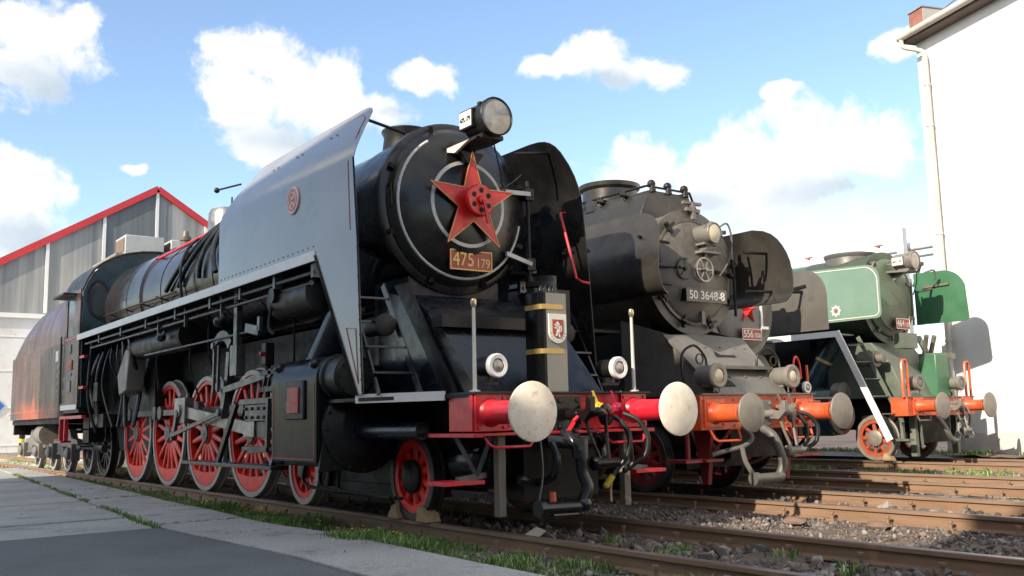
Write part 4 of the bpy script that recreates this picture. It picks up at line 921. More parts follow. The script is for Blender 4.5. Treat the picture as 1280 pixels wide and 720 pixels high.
# running boards, with white edges, pipes below
for s in (-1, 1):
    b = MB(); b.box(-13.85,-2.93,s*.88,s*1.49,2.755,2.79); rb = b.build('running_board', 'black_matt', A)
    b = MB(); b.box(-13.86,-2.95,s*1.492,s*1.515,2.71,2.82); b.build('board_edge', 'white_paint', rb)
    for y, z, r_, x0, x1 in ((1.42,2.62,.022,-13.5,-3.1),(1.34,2.54,.03,-13.4,-3.4),(1.2,2.60,.04,-13.6,-3.3),(1.3,2.16,.016,-9.9,-5.0)):
        b = MB(); b.cyl((x0,s*y,z), (x1,s*y,z), r_, r_, 8); b.build('pipe', 'rod_steel' if r_ < .025 else 'pipe_dark', A)
    b = MB()
    for x in (-12.4,-10.9,-9.4,-7.9,-6.4,-5.3,-4.2,-3.15): b.box(x-.03,x+.03,s*1.36,s*1.45,2.56,2.71)
    for x in (-8.9,-7.6,-6.1): b.obox((x,s*1.38,2.7), (x-.0,s*1.38,2.42), .025, .04)
    b.build('pipe_clip', 'rod_steel', A)
    b = MB()
    for x in (-8.7,-6.15): b.sphere((x,s*1.40,2.36), .075); b.cyl((x,s*1.4,2.36), (x+.22,s*1.4,2.44), .03, None, 8)
    b.build('oil_cup', 'blue_black', A)
    b = MB(); b.cyl((-4.6,s*1.15,2.45), (-3.5,s*1.15,2.45), .22, .22, 24); b.cyl((-4.35,s*1.30,2.50), (-4.35,s*1.42,2.50), .09, None, 16); b.cyl((-4.7,s*1.2,2.38), (-4.3,s*1.2,2.38), .10, None, 16); b.tube([(-4.5,s*1.35,2.4),(-4.5,s*1.38,2.15),(-4.4,s*1.35,2.05)], .02, 8); b.build('air_pump', 'black_matt', A)
    b = MB(); b.cyl((-11.0,s*1.1,2.35), (-8.2,s*1.1,2.35), .20, .20, 20); b.build('air_reservoir', 'black_matt', A)
    b = MB()
    for k in range(7):
        x = -13.5+.42*k+rnd.uniform(-.1,.1); b.tube([(x,s*(1.0+.05*k),2.72),(x+rnd.uniform(-.1,.1),s*1.25,2.2),(x+rnd.uniform(-.2,.3),s*rnd.uniform(1.0,1.35),1.7),(x+rnd.uniform(-.3,.3),s*1.15,1.0)], rnd.choice((.018,.028,.04)), 8)
    b.build('cab_pipe', 'pipe_dark', A)
    b = MB(); b.prism([(-11.6,1.9),(-11.1,2.35),(-10.85,2.3),(-11.0,1.62),(-11.45,1.55)], 'xz', s*1.0, s*1.3); b.build('side_tank', 'faded_grey', A, bevel=.02)
    b = MB(); b.cyl((-13.6,s*1.15,.62), (-12.9,s*1.15,.62), .06, None, 12); b.tube([(-14.6,s*1.15,.62),(-12.95,s*1.15,.60)], .055, 10, False); b.tube([(-13.5,s*1.3,2.7),(-13.5,s*1.35,1.6),(-13.4,s*1.2,.9)], .03, 8); b.box(-13.9,-12.9,s*1.0,s*1.2,1.0,1.25); b.box(-14.7,-14.2,s*.85,s*1.15,.7,1.2); b.box(-13.3,-13.0,s*1.1,s*1.3,1.5,1.85); b.build('injector', 'black_matt', A)
    for k, (x, z) in enumerate(((-7.4,2.6),(-8.2,2.4),(-9.9,2.6),(-4.4,2.5))):
        b = MB(); b.tube([(x,s*1.1,z),(x+.05,s*1.12,z-.5),(x+rnd.uniform(-.3,.3),s*1.0,z-1.0)], .014, 6); b.build('lubricating_pipe', 'pipe_dark', A)
# smoke deflectors
emb = None
for s in (-1, 1):
    prof = [(1.50,2.80),(1.50,3.10),(1.50,3.40),(1.50,3.64),(1.475,3.73),(1.43,3.84),(1.36,3.98),(1.27,4.13),(1.225,4.20),(1.195,4.25),(1.175,4.285),(1.165,4.305),(1.16,4.315)]
    front = [-1.99,-2.02,-2.05,-2.08,-2.085,-2.09,-2.11,-2.15,-2.19,-2.25,-2.33,-2.44,-2.60]
    rear = [-5.9,-5.9,-5.9,-5.9,-5.86,-5.78,-5.66,-5.5,-5.42,-5.36,-5.3,-5.24,-5.2]
    rows = [[(rear[i]+(front[i]-rear[i])*j/10, s*prof[i][0], prof[i][1]) for j in range(11)] for i in range(len(prof))]
    b = MB(); b.sheet(rows, .012)
    b.prism([(-2.98,2.80),(-1.99,2.80),(-1.88,1.27),(-2.0,1.24)], 'xz', s*1.506, s*1.494)
    b.rivets((-5.8,s*1.507,2.87), (-3.0,s*1.507,2.87), 22, .012, (0,s,0)); b.rivets((-2.02,s*1.507,3.0), (-1.92,s*1.507,1.4), 12, .010, (0,s,0))
    for X in (-3.0,-3.9,-4.6): b.rivets((X,s*1.30,4.10), (X+.14,s*1.30,4.10), 2, .016, (0,s*.8,.6))
    d = b.build('smoke_deflector', 'sky_sheen_black' if s < 0 else 'smokebox_black', A)  # same black paint; near sheet has the sky reflection painted in as grey
    b = MB(); b.tube([(-2.95,s*1.512,2.76),(-1.985,s*1.512,1.25)], .016, 6, False); b.tube([(-1.885,s*1.505,1.27),(-1.99,s*1.505,2.80),(-2.08,s*1.505,3.64)], .011, 6, False); b.build('edge_strip', 'black_gloss', d)
    if s < 0:
        b = MB(); b.tube([(-2.14,-1.508,2.9),(-2.19,-1.508,3.62),(-2.18,-1.405,3.92),(-2.25,-1.275,4.14),(-2.42,-1.215,4.225),(-3.2,-1.212,4.23)], .0045, 6, False)
        b.tube([(-2.22,-1.509,1.92),(-2.02,-1.509,1.90),(-1.965,-1.509,1.36),(-2.22,-1.509,1.92)], .0045, 5, False); b.build('lining', 'magenta_red', d)
        b = MB(); b.lathe([(0,.155),(.012,.16),(.02,.15),(.018,.13)], (-3.52,-1.506,3.475), (0,-1,0), 36); e_ = b.build('round_emblem', 'emblem_ring', d)
        b = MB(); b.lathe([(.0,.135),(.016,.135),(.016,0)], (-3.52,-1.506,3.475), (0,-1,0), 36); b.build('emblem_field', 'emblem_red', d)
        b = MB(); b.ring((-3.52,-1.523,3.475), (0,-1,0), .10, .085, .003, 30); b.obox((-3.58,-1.525,3.40), (-3.46,-1.525,3.55), .003, .03, (1,0,1)); b.obox((-3.46,-1.525,3.40), (-3.56,-1.525,3.52), .003, .025, (1,0,1)); b.build('emblem_figure', 'emblem_ring', d)
    b = MB(); b.cyl((-2.35,s*.75,4.08), (-2.35,s*1.24,4.16), .018, None, 8); b.cyl((-5.0,s*.6,4.05), (-5.0,s*1.25,4.14), .018, None, 8); b.build('deflector_stay', 'black_matt', d)
b = MB(); b.tube([(-2.25,1.40,3.42),(-2.22,1.30,3.40),(-1.96,1.30,2.58),(-1.93,1.36,2.54),(-1.92,1.46,2.53)], .017, 8, False); b.build('grab_rail', 'red', A)
# front platform, ladders, apron
for s in (-1, 1):
    b = MB(); b.prism([(-3.0,s*.72),(-.72,s*.72),(-.72,s*1.06),(-1.06,s*1.09),(-1.96,s*1.50),(-3.0,s*1.50)], 'xy', 1.19, 1.225); pf = b.build('front_platform', 'black_matt', A)
    b = MB(); b.obox((-2.02,s*1.505,1.215), (-1.07,s*1.095,1.215), .022, .085); b.build('platform_edge', 'white_paint', pf)
    b = MB(); b.obox((-2.35,s*1.02,2.40), (-1.62,s*1.02,1.25), .02, .075, (1,0,1)); b.obox((-2.35,s*1.42,2.40), (-1.72,s*1.42,1.25), .02, .05, (1,0,1))
    for k in range(4):
        f_ = (k+.6)/4.4; b.obox((-2.35+.73*f_,s*1.02,2.40-1.15*f_), (-2.35+.68*f_,s*1.45,2.40-1.15*f_), .06, .02)
    b.build('ladder', 'blue_black', A)
    b = MB(); b.prism([(-2.45,2.42),(-2.2,2.42),(-1.28,1.25),(-1.50,1.25)], 'xz', s*.80, s*.83); b.build('apron_side', 'black_matt', A)
    b = MB(); b.cyl((-2.35,s*1.18,1.95), (-2.05,s*1.18,1.95), .10, .10, 20); b.lathe([(0,.115),(.04,.115),(.05,.09),(.05,0)], (-2.05,s*1.18,1.95), (1,0,0), 20); b.build('turbo_generator', 'black_matt', A)
b = MB(); b.prism([(-2.9,2.45),(-2.15,2.25),(-1.62,1.98),(-1.55,1.86),(-1.00,1.24),(-1.00,1.20),(-2.9,1.20)], 'xz', -.78, .78); b.build('front_apron', 'blue_black', A, bevel=.015)
b = MB(); b.box(-1.68,-1.50,-.84,.50,1.90,2.02); b.box(-1.60,-1.48,.30,.78,1.95,2.35); b.cyl((-1.6,.55,2.35), (-1.6,.55,2.5), .12, None, 16)
for k in range(5): b.ring((-1.62,.50,1.98+.10*k), (0,0,1), .17, .05, .05, 24)
b.build('feed_pump', 'black_matt', A)
# toolbox with the coat of arms
b = MB(); b.rbox(-1.10,-.80,-.155,.155,1.225,2.20,.06); tb = b.build('front_casing', 'black_gloss', A)
b = MB(); b.box(-.801,-.797,-.098,.150,1.23,2.195); b.build('front_panel', 'panel_grey', tb)
for z in (1.63,2.06):
    b = MB(); b.rbox(-1.104,-.794,-.159,.159,z-.024,z+.024,.063); b.build('band', 'gold', tb)
b = MB()
for y in (-.08,-.03,.03,.08): b.lathe([(0,.022),(.05,.022),(.06,.015),(.08,.015),(.08,0)], (-.9,y,2.20), (0,0,1), 10)
b.box(-1.02,-.84,-.10,.10,2.2,2.22); b.build('stud', 'pipe_dark', tb)
def shield(w_, h, x, z, y=.0):
    pts = [(y-w_/2,z+h/2),(y+w_/2,z+h/2)] + [(y+w_/2*math.cos(R(a)), z-h*.12+h*.40*math.sin(R(a))) for a in range(0,-181,-15)]
    return pts
b = MB(); b.prism(shield(.215,.28,0,1.85,.025), 'yz', -.796, -.778); sh = b.build('coat_of_arms', 'white_letters', tb)
b = MB(); b.prism(shield(.135,.18,0,1.845,.025), 'yz', -.7775, -.774); b.build('shield_field', 'plate_red', tb)
b = MB()                                                     # the rampant beast, in a few plain strokes
Lx = -.772
for p0, p1, w_ in (((-.005,1.80),(.012,1.875),.034),((.012,1.88),(-.018,1.905),.026),((.0,1.86),(-.042,1.885),.014),((.0,1.845),(-.044,1.855),.014),((-.002,1.805),(-.03,1.775),.016),((.004,1.80),(.018,1.765),.016),((.012,1.81),(.042,1.83),.010),((.042,1.83),(.036,1.875),.010)):
    b.obox((Lx,p0[0]+.025,p0[1]), (Lx,p1[0]+.025,p1[1]), w_, .004, (1,0,0))
b.build('shield_beast', 'white_letters', tb)
b = MB()
for i in range(9):
    a = R(195+18.7*i); b.lathe([(0,.004),(.003,.004),(.003,0)], (-.778,.025+.092*math.cos(a),1.83+.108*math.sin(a)), (1,0,0), 8)
b.build('shield_pin', 'black_letters', tb)
# buffer beam
b = MB(); b.box(-1.06,-.68,-1.06,-.995,.885,1.215); b.box(-1.06,-.68,.995,1.06,.885,1.215); b.box(-.72,-.68,-.995,.995,.885,1.215); bb = b.build('buffer_beam', 'red', A, bevel=.006)
b = MB(); b.box(-1.06,-.62,-1.075,1.075,1.217,1.236); b.build('beam_cap', 'black_matt', bb)
b = MB(); b.box(-1.36,-.60,-1.10,-1.0,.835,.872); b.box(-1.36,-.60,1.0,1.10,.835,.872); b.box(-.70,-.60,-1.0,1.0,.845,.872); b.build('beam_lip', 'red', bb, bevel=.004)
b = MB()
for y in (-.97,-.66,-.45,-.3,.3,.66,.97):
    for z in (.93,1.05,1.17): b.lathe([(0,.016),(.008,.013),(.011,0)], (-.68,y,z), (1,0,0), 8)
b.build('beam_rivet', 'red', bb)
for y in (-.875, .875): buffer(A, y, -.68, 1.05, .255, 'red', 'buffer_cream', 'pipe_dark')
for s in (-1, 1):
    b = MB(); b.cyl((-.75,s*.98,1.236), (-.75,s*.98,2.02), .020, .015, 12); b.sphere((-.75,s*.98,2.045), .028, 1, 12); b.lathe([(0,.05),(.015,.05),(.02,.03),(.02,0)], (-.75,s*.98,1.236), (0,0,1), 12); sn = b.build('stanchion', 'grey_white', A)
    b = MB(); b.lathe([(0,.018),(.02,.026),(.05,.03),(.075,.024),(.09,0)], (-.75,s*.98,2.0), (0,0,1), 14); b.build('finial', 'brass', sn)
    round_lamp(A, 'marker_lamp', (-.73,s*.75,1.475), .112, .26, 'black_matt', 'white_paint', 'lens', .10)
    b = MB(); b.tube([(-.64,s*.97,.86),(-.60,s*.95,.78),(-.58,s*.90,.745),(-.58,s*.50,.745),(-.60,s*.46,.78),(-.64,s*.44,.86)], .014, 8, False); b.build('shunter_rail', 'red', A)
    b = MB(); b.box(-.74,-.66,s*.72,s*.80,.13,.86); b.build('rail_guard', 'old_wood', A, bevel=.006)
    b = MB(); b.obox((-.78,s*.95,.50), (-.95,s*1.06,.84), .03, .04); b.obox((-.78,s*.95,.50), (-.70,s*.85,.84), .03, .04); b.obox((-.80,s*1.15,.47), (-.80,s*.85,.50), .05, .05); b.build('step_hanger', 'rod_steel', A)
    b = MB(); b.box(-.98,-.70,s*.92,s*1.34,.425,.462); b.build('front_step', 'red', A, bevel=.004)
    b = MB(); b.lathe([(-1.62,0),(-1.60,.12),(-1.52,.22),(-1.42,.255),(-1.05,.255),(-.95,.22),(-.87,.12),(-.85,0)], (0,s*.58,.60), (1,0,0), 28); b.build('air_tank', 'black_gloss', A)
screw_coupling(A, -.68, 1.02, 'black_gloss')
b = MB(); b.tube([(-.55,-.12,.86),(-.42,-.13,.78),(-.36,-.10,.66),(-.36,-.08,.50),(-.33,-.05,.36),(-.34,-.10,.24)], .055, 14); b.cyl((-.36,-.10,.62), (-.36,-.10,.80), .075, None, 16); b.cyl((-.34,-.14,.20), (-.34,-.58,.21), .052, None, 16); b.cyl((-.34,-.56,.21), (-.34,-.62,.21), .075, None, 16)
b.tube([(-.30,-.20,.14),(-.28,-.5,.15)], .016, 8, False); b.sphere((-.33,-.10,.22), .07); b.sphere((-.55,-.05,.80), .10); b.cyl((-.6,-.3,.78), (-.45,.1,.76), .06, None, 14)
b.build('steam_heating_pipe', 'pipe_dark', A)
b = MB(); b.obox((-.50,-.16,.82), (-.44,-.08,.97), .025, .035); b.tube([(-.44,-.10,.96),(-.42,-.06,1.0)], .018, 8, False); b.build('heating_lever', 'red', A)
b = MB(); b.lathe([(0,.03),(.08,.03),(.08,0)], (-.40,-.40,.26), (0,0,1), 12); b.build('red_cap', 'orange_red', A)
b = MB(); b.tube([(-.5,-.45,.80),(-.45,-.47,.5),(-.42,-.55,.25)], .012, 6); b.tube([(-.62,-.28,.85),(-.5,-.26,.65),(-.56,-.28,.45),(-.8,-.3,.4)], .035, 8); b.lathe([(0,0),(.0,.05),(.05,.06),(.09,.0)], (-.55,-.62,.42), (.3,0,1), 10); b.build('hanging_chain', 'pipe_dark', A)
brake_hose(A, [(-.58,.42,1.02),(-.46,.50,.95),(-.40,.56,.80),(-.42,.54,.62),(-.48,.46,.50),(-.50,.40,.42)], .025, 'hose', 'yellow', (-.68,.36,1.08))
brake_hose(A, [(-.58,.66,1.02),(-.46,.74,.95),(-.40,.80,.80),(-.42,.78,.62),(-.50,.68,.53)], .024, 'hose', 'magenta_red', (-.68,.60,1.08))
b = MB(); b.tube([(-.50,.40,.40),(-.50,.385,.30),(-.47,.36,.2)], .012, 6); b.build('hose_strap', 'chock_wood', A)
b = MB(); b.box(-1.2,-.75,-.45,.45,.25,.86); b.build('snow_guard', 'frame_black', A)
# cab
cabx0, cabx1 = -15.32, -13.86
def arch(yw, zs, zt, n=14): return [(yw*math.cos(R(180*i/n)), zs+(zt-zs)*math.sin(R(180*i/n))) for i in range(n+1)]
b = MB(); ro = [(1.46,3.72)] + [(y, z) for y, z in arch(1.40, 3.78, 4.62)][1:-1] + [(-1.46,3.72)]
ri = [(y*.985, z-.03) for y, z in ro]
b.prism(ro + ri[::-1], 'yz', cabx0-.25, cabx1+.06); b.build('cab_roof', 'black_matt', A)
b = MB(); b.prism([(1.44,1.40)] + [(y*.97, z-.035) for y, z in ro] + [(-1.44,1.40)], 'yz', cabx1-.05, cabx1); cf = b.build('cab_front', 'teal_dark', A)
for s in (-1, 1):
    b = MB(); b.prism([(s*(1.14+.20*math.cos(R(a))), 3.55+.37*math.sin(R(a))) for a in range(0,360,20)], 'yz', cabx1+.003, cabx1+.02); w_ = b.build('front_window', 'window_glass', cf)
    b = MB(); b.ring((cabx1+.002,s*1.14,3.55), (1,0,0), .2, .17, .03, 20); 
    for v in b.bm.verts: v.co.z = 3.55+(v.co.z-3.55)*1.95; v.co.y = s*1.14+(v.co.y-s*1.14)*1.08
    b.build('window_frame', 'black_matt', cf)
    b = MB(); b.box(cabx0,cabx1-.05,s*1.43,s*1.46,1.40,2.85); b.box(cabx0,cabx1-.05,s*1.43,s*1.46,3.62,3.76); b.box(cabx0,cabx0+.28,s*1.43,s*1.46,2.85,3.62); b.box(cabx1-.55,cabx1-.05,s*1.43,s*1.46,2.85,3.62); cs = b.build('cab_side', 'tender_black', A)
    b = MB(); b.box(cabx0+.281,cabx1-.551,s*1.435,s*1.445,2.85,3.62); b.build('side_window', 'window_glass', cs)
    b = MB(); b.box(cabx0+.1,cabx1-.35,s*1.46,s*1.72,3.66,3.70); b.build('sun_visor', 'black_matt', cs)
    b = MB(); b.box(cabx0,cabx1-.05,s*1.462,s*1.475,1.36,1.46); b.build('sill_edge', 'white_paint', cs)
    b = MB(); b.box(cabx0+.02,cabx1-.07,s*1.462,s*1.468,2.78,2.82); b.build('lining', 'red', cs)
    b = MB(); b.box(cabx0+.50,cabx1-.55,s*1.461,s*1.478,2.16,2.36); b.build('number_plate', 'plate_red', cs)
    b = MB(); b.box(cabx0+.55,cabx1-.65,s*1.461,s*1.475,1.72,1.95); b.box(cabx0+.60,cabx1-.68,s*1.461,s*1.475,2.50,2.68); b.build('notice_plate', 'faded_grey', cs)
    b = MB(); b.box(cabx0+.62,cabx1-.60,s*1.461,s*1.475,2.05,2.10); b.build('depot_plate', 'sign_blue', cs)
    if s < 0:
        text('cab_number', '475 179', .13, 'gold', cs, (cabx0+.68,-1.479,2.26), 'y-', .003, width=.34)
        text('cab_lettering', 'II', .12, 'white_letters', cs, (cabx0+.22,-1.463,2.0), 'y-', .003); text('cab_lettering', 'I', .14, 'white_letters', cs, (cabx0+.16,-1.463,1.72), 'y-', .003)
    b = MB(); b.tube([(cabx1+.05,s*1.40,1.4),(cabx1+.05,s*1.42,2.7)], .02, 8, False); b.tube([(cabx0-.02,s*1.48,1.5),(cabx0-.02,s*1.5,2.9)], .016, 8, False)
    for z in (.62,.95): b.box(cabx1-.0,cabx1+.35,s*1.2,s*1.45,z,z+.03)
    b.build('cab_hand_rail', 'black_matt', A)
    b = MB(); b.box(cabx0-.2,cabx1+.3,s*1.36,s*1.44,1.18,1.24)
    b.box(cabx0-.2,cabx0-.14,s*1.36,s*1.44,.72,1.18); b.box(cabx0+.25,cabx0+.31,s*1.36,s*1.44,.72,1.18); b.box(cabx0-.2,cabx0+.31,s*1.3,s*1.5,.70,.74)
    for z in (1.75,2.35): b.box(cabx1+.05,cabx1+.4,s*1.40,s*1.46,z,z+.05)
    b.build('cab_step', 'red', A)
b = MB(); b.box(cabx0,cabx1-.06,-1.42,1.42,1.3,1.4); b.box(cabx0-.02,cabx0+.02,-1.40,1.40,1.4,2.6); b.build('cab_floor', 'black_matt', A)
b = MB(); b.box(-14.6,-14.2,-.95,-.6,3.2,3.6); b.build('cab_lining', 'red', A)

# tender
T = thing('locomotive_tender', 'black tender with an orange-brown tinge low on its side, behind the locomotive with the star', 'tender', (-18.5,0,0))
hx = 3.05
b = MB(); n = 8; c = .28
poly = [(hx-c+c*math.cos(R(a)), 1.45-c+c*math.sin(R(a))) for a in range(0,91,15)] + [(-hx+c+c*math.cos(R(a)), 1.45-c+c*math.sin(R(a))) for a in range(90,181,15)] + [(-hx+c+c*math.cos(R(a)), -1.45+c+c*math.sin(R(a))) for a in range(180,271,15)] + [(hx-c+c*math.cos(R(a)), -1.45+c+c*math.sin(R(a))) for a in range(270,361,15)]
b.prism(poly, 'xy', 1.22, 2.78)
for x in (-2.7,-1.35,0,1.35,2.7): b.rivets((x,-1.452,1.3), (x,-1.452,2.7), 14, .009)
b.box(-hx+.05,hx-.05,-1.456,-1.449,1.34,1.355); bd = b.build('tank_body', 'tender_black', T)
b = MB()
rows = []
for x, k in ((-2.95,.05),(-2.85,.30),(-2.6,.55),(-2.1,.80),(-1.4,.95),(-.4,1.0),(3.0,1.0)):
    rows.append([(x, -1.38*math.cos(R(180*i/18)), 2.79+1.5*k*math.sin(R(180*i/18))**.8) for i in range(19)])
for a_, b_ in zip(rows[:-1], rows[1:]):
    for i in range(18): b.face([a_[i], a_[i+1], b_[i+1], b_[i]])
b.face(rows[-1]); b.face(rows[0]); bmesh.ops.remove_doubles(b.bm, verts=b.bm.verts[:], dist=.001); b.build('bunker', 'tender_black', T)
b = MB(); b.box(-hx+.1,hx-.1,-1.453,-1.451,1.40,1.41); b.build('lining', 'orange_red', T)
b = MB(); b.box(2.45,2.72,-1.457,-1.45,2.42,2.64); b.build('white_notice', 'white_letters', T)
for k in range(4): text('tender_lettering', ('18','32','II','9')[k], .12, 'white_letters', T, (2.72,-1.455,2.28-.17*k), 'y-', .003)
b = MB(); b.box(-hx,hx,-1.35,1.35,1.10,1.215); b.build('underframe', 'frame_black', T)
for x0 in (-1.7, 1.75):
    for dx in (-.95,.95): wheelset_pair(T, 'bogie_wheel', x0+dx, .46, 8, 'faded_grey', 'tyre', hub=.12)
    for s in (-1, 1):
        b = MB(); b.prism([(x0-1.3,.55),(x0-1.1,.75),(x0-.6,.78),(x0-.4,.98),(x0+.4,.98),(x0+.6,.78),(x0+1.1,.75),(x0+1.3,.55),(x0+.6,.48),(x0+.3,.36),(x0-.3,.36),(x0-.6,.48)], 'xz', s*.92, s*1.06)
        for dx in (-.95,.95):
            b.box(x0+dx-.17,x0+dx+.17,s*.98,s*1.16,.30,.66); b.lathe([(0,.13),(.06,.13),(.09,.08),(.09,0)], (x0+dx,s*1.16,.46), (0,s,0), 16)
        for k in range(6): b.box(x0-.42+.05*k,x0+.42-.05*k,s*1.0,s*1.14,.42+.03*k,.445+.03*k)
        b.build('bogie_frame', 'faded_grey', T, bevel=.01)
for s in (-1, 1):
    b = MB(); b.cyl((-.35,s*1.1,.86), (.35,s*1.1,.86), .24, .24, 20); b.build('air_reservoir', 'faded_grey', T)
b = MB(); b.box(-hx-.12,-hx,-1.3,1.3,.85,1.22); b.build('buffer_beam', 'frame_black', T)
for s in (-1, 1):
    b = MB(); b.cyl((-hx-.1,s*.875,1.05), (-hx-.55,s*.875,1.05), .09, None, 16); b.cyl((-hx-.55,s*.875,1.05), (-hx-.6,s*.875,1.05), .22, None, 28); b.build('buffer', 'frame_black', T)
# ================================================================== locomotive 2: weathered grey-black, third buffer beam from the path side
def simple_chassis(P_, zc, rb, xs_front, xlead, rl, drv, rd, mw, mt, boiler_m, frame_m, xend=-12.5, sb_m='faded_black', mcap=None, wy=.79):
    b = MB(); b.box(xend,-1.0,-.58,-.48,.6,1.3); b.box(xend,-1.0,.48,.58,.6,1.3); b.box(xend,xs_front-1.6,-.5,.5,1.0,zc-.7); b.build('frame', frame_m, P_)
    wheelset_pair(P_, 'leading_wheel', xlead, rl, 9, mw, mt, hub=.12, cap=mcap)
    for x in drv: wheelset_pair(P_, 'driving_wheel', x, rd, 14, mw, mt, hub=.14, crank=(.0,.30), cw=True, rim=.06)
    axle(P_, [(xlead, rl)]+[(x, rd) for x in drv])
    for s in (-1, 1):
        b = MB(); b.obox((drv[0],s*.9,rd+.3), (drv[-1],s*.9,rd+.3), .05, .10)
        for x in drv: b.cyl((x,s*.85,rd+.3), (x,s*.95,rd+.3), .10, None, 18)
        b.build('coupling_rod', 'rod_steel', P_)
        b = MB(); b.obox((drv[1],s*1.02,rd+.3), (xlead-2.0,s*1.02,.85), .06, .14); b.cyl((xlead-2.0,s*1.02,.85), (xlead-1.0,s*1.02,.85), .05, None, 12); b.build('connecting_rod', 'rod_steel', P_)
    b = MB(); b.lathe([(xend,.5),(xend,rb*1.05),(xend+2.2,rb*1.03),(xend+2.8,rb*.97),(xs_front-.4,rb*.97)], (0,0,zc), (1,0,0), 56); b.build('boiler', boiler_m, P_)
    b = MB(); b.lathe([(xs_front-1.6,rb),(xs_front-.06,rb),(xs_front-.05,rb+.03),(xs_front,rb+.03),(xs_front+.004,rb*.8)], (0,0,zc), (1,0,0), 64); b.build('smokebox', sb_m, P_)
    b = MB(); b.box(xs_front-1.4,xs_front-.3,-.55,.55,1.2,zc-.6); b.build('smokebox_saddle', frame_m, P_)
def simple_cab(P_, x0, x1, m, mr):
    for s in (-1, 1):
        b = MB(); b.box(x0,x1,s*1.40,s*1.44,1.4,2.8); b.box(x0,x0+.3,s*1.40,s*1.44,2.8,3.6); b.box(x1-.4,x1,s*1.40,s*1.44,2.8,3.6); b.build('cab_side', m, P_)
    ro = [(1.44,3.6)] + [(y, z) for y, z in arch(1.38, 3.65, 4.4)][1:-1] + [(-1.44,3.6)]; ri = [(y*.985, z-.03) for y, z in ro]
    b = MB(); b.prism(ro+ri[::-1], 'yz', x0-.3, x1+.1); b.build('cab_roof', mr, P_)
    b = MB(); b.prism([(1.39,1.4)]+[(y*.96, z-.035) for y, z in ro]+[(-1.39,1.4)], 'yz', x1-.05, x1-.003); b.build('cab_front', m, P_)

B = thing('steam_locomotive', 'weathered grey-black steam locomotive with two hand wheels and a headlamp on its round smokebox door', 'steam locomotive', (-.90,3.9,0))
z2, r2 = 2.93, .84
simple_chassis(B, z2, r2, -1.66, -1.95, .425, [-3.9,-5.5,-7.1,-8.7,-10.3], .70, 'dark_red', 'tyre_dark', 'old_black', 'frame_black', sb_m='faded_black')
simple_cab(B, -14.6, -12.4, 'black_matt', 'black_matt')
b = MB(); b.lathe([(-1.66,.70),(-1.64,.70),(-1.62,.69),(-1.60,.66),(-1.54,.52),(-1.49,.35),(-1.46,.18),(-1.455,0)], (0,0,z2), (1,0,0), 64); b.ring((-1.655,0,z2), (1,0,0), .74, .70, .03, 64); d2 = b.build('smokebox_door', 'faded_black', B, ang=50)
b = MB()
for k in range(9):
    a = R(10+40*k)
    if 60 < 10+40*k < 100: continue
    c, s_ = math.cos(a), math.sin(a); b.obox((-1.62,.60*c,z2+.60*s_), (-1.60,.82*c,z2+.82*s_), .05, .05); b.cyl((-1.62,.75*c,z2+.75*s_), (-1.55,.75*c,z2+.75*s_), .03, None, 8); b.obox((-1.56,.75*c-.09*s_,z2+.75*s_+.09*c), (-1.56,.75*c+.09*s_,z2+.75*s_-.09*c), .03, .03)
b.build('door_dog', 'black_matt', d2)
b = MB(); b.tube([(-1.63,-.78,2.72),(-1.55,-.79,2.74),(-1.55,-.80,2.98),(-1.63,-.80,3.0)], .016, 6, False); b.obox((-1.63,-.83,3.18),(-1.62,-.70,3.19),.03,.03); b.build('door_handle', 'black_matt', d2)
b = MB(); b.cyl((-1.60,.80,2.35), (-1.60,.80,3.5), .022, None, 8)
for z in (2.92,): b.obox((-1.47,.25,z), (-1.60,.82,z+.0), .04, .05)
b.sphere((-1.50,.62,2.9), .045); b.build('door_hinge', 'black_matt', d2)
b = MB(); handwheel(b, (-1.42,-.02,z2), (1,0,0), .17, .022, 6); b.cyl((-1.5,-.02,z2), (-1.36,-.02,z2), .03, None, 12); b.build('hand_wheel', 'steel', d2)
b = MB(); handwheel(b, (-1.50,-.32,z2+.0), (1,0,0), .15, .02, 5, .3); b.build('hand_wheel', 'black_matt', d2)
b = MB(); b.cyl((-1.60,-.75,z2+.02), (-1.5,-.36,z2+.01), .018, None, 8); b.build('locking_bar', 'black_matt', d2)
plate(d2, 'number_plate', -1.44, .04, 2.58, .80, .185, 'faded_black', 'white_letters', [('50 3648-8',0,-.005,.16,.70)])
b = MB(); b.box(-1.64,-1.45,-.36,.44,2.50,2.66); b.build('plate_bracket', 'black_matt', d2)
b = MB(); b.box(-1.555,-1.53,.02,.09,2.20,2.38); b.build('notice_label', 'faded_grey', d2)
headlamp(B, (-1.27,.06,3.42), .145, .34, 'faded_grey', 'lens_yellow')
b = MB(); b.box(-1.55,-1.36,-.02,.14,3.20,3.28); b.box(-1.60,-1.34,-.12,.26,3.15,3.185); b.obox((-1.50,.06,3.0),(-1.45,.06,3.18),.06,.05); b.build('headlamp_bracket', 'faded_grey', B)
b = MB(); b.tube([(-1.34,.2,3.5),(-1.3,.36,3.58),(-1.32,.46,3.35),(-1.38,.42,3.05),(-1.45,.30,2.85)], .014, 8); b.cyl((-1.4,.2,3.45),(-1.36,.38,3.47),.03,None,8); b.build('lamp_cable', 'faded_grey', B)
b = MB(); b.cyl((-1.72,.0,3.79), (-1.60,.0,3.85), .04, None, 10); b.obox((-1.62,-.10,3.80),(-1.60,.14,3.78),.05,.05); b.obox((-1.60,.02,3.66),(-1.60,.02,3.90),.05,.05); b.box(-1.65,-1.6,-.15,.2,3.87,3.91); b.build('lamp_iron', 'faded_grey', B)
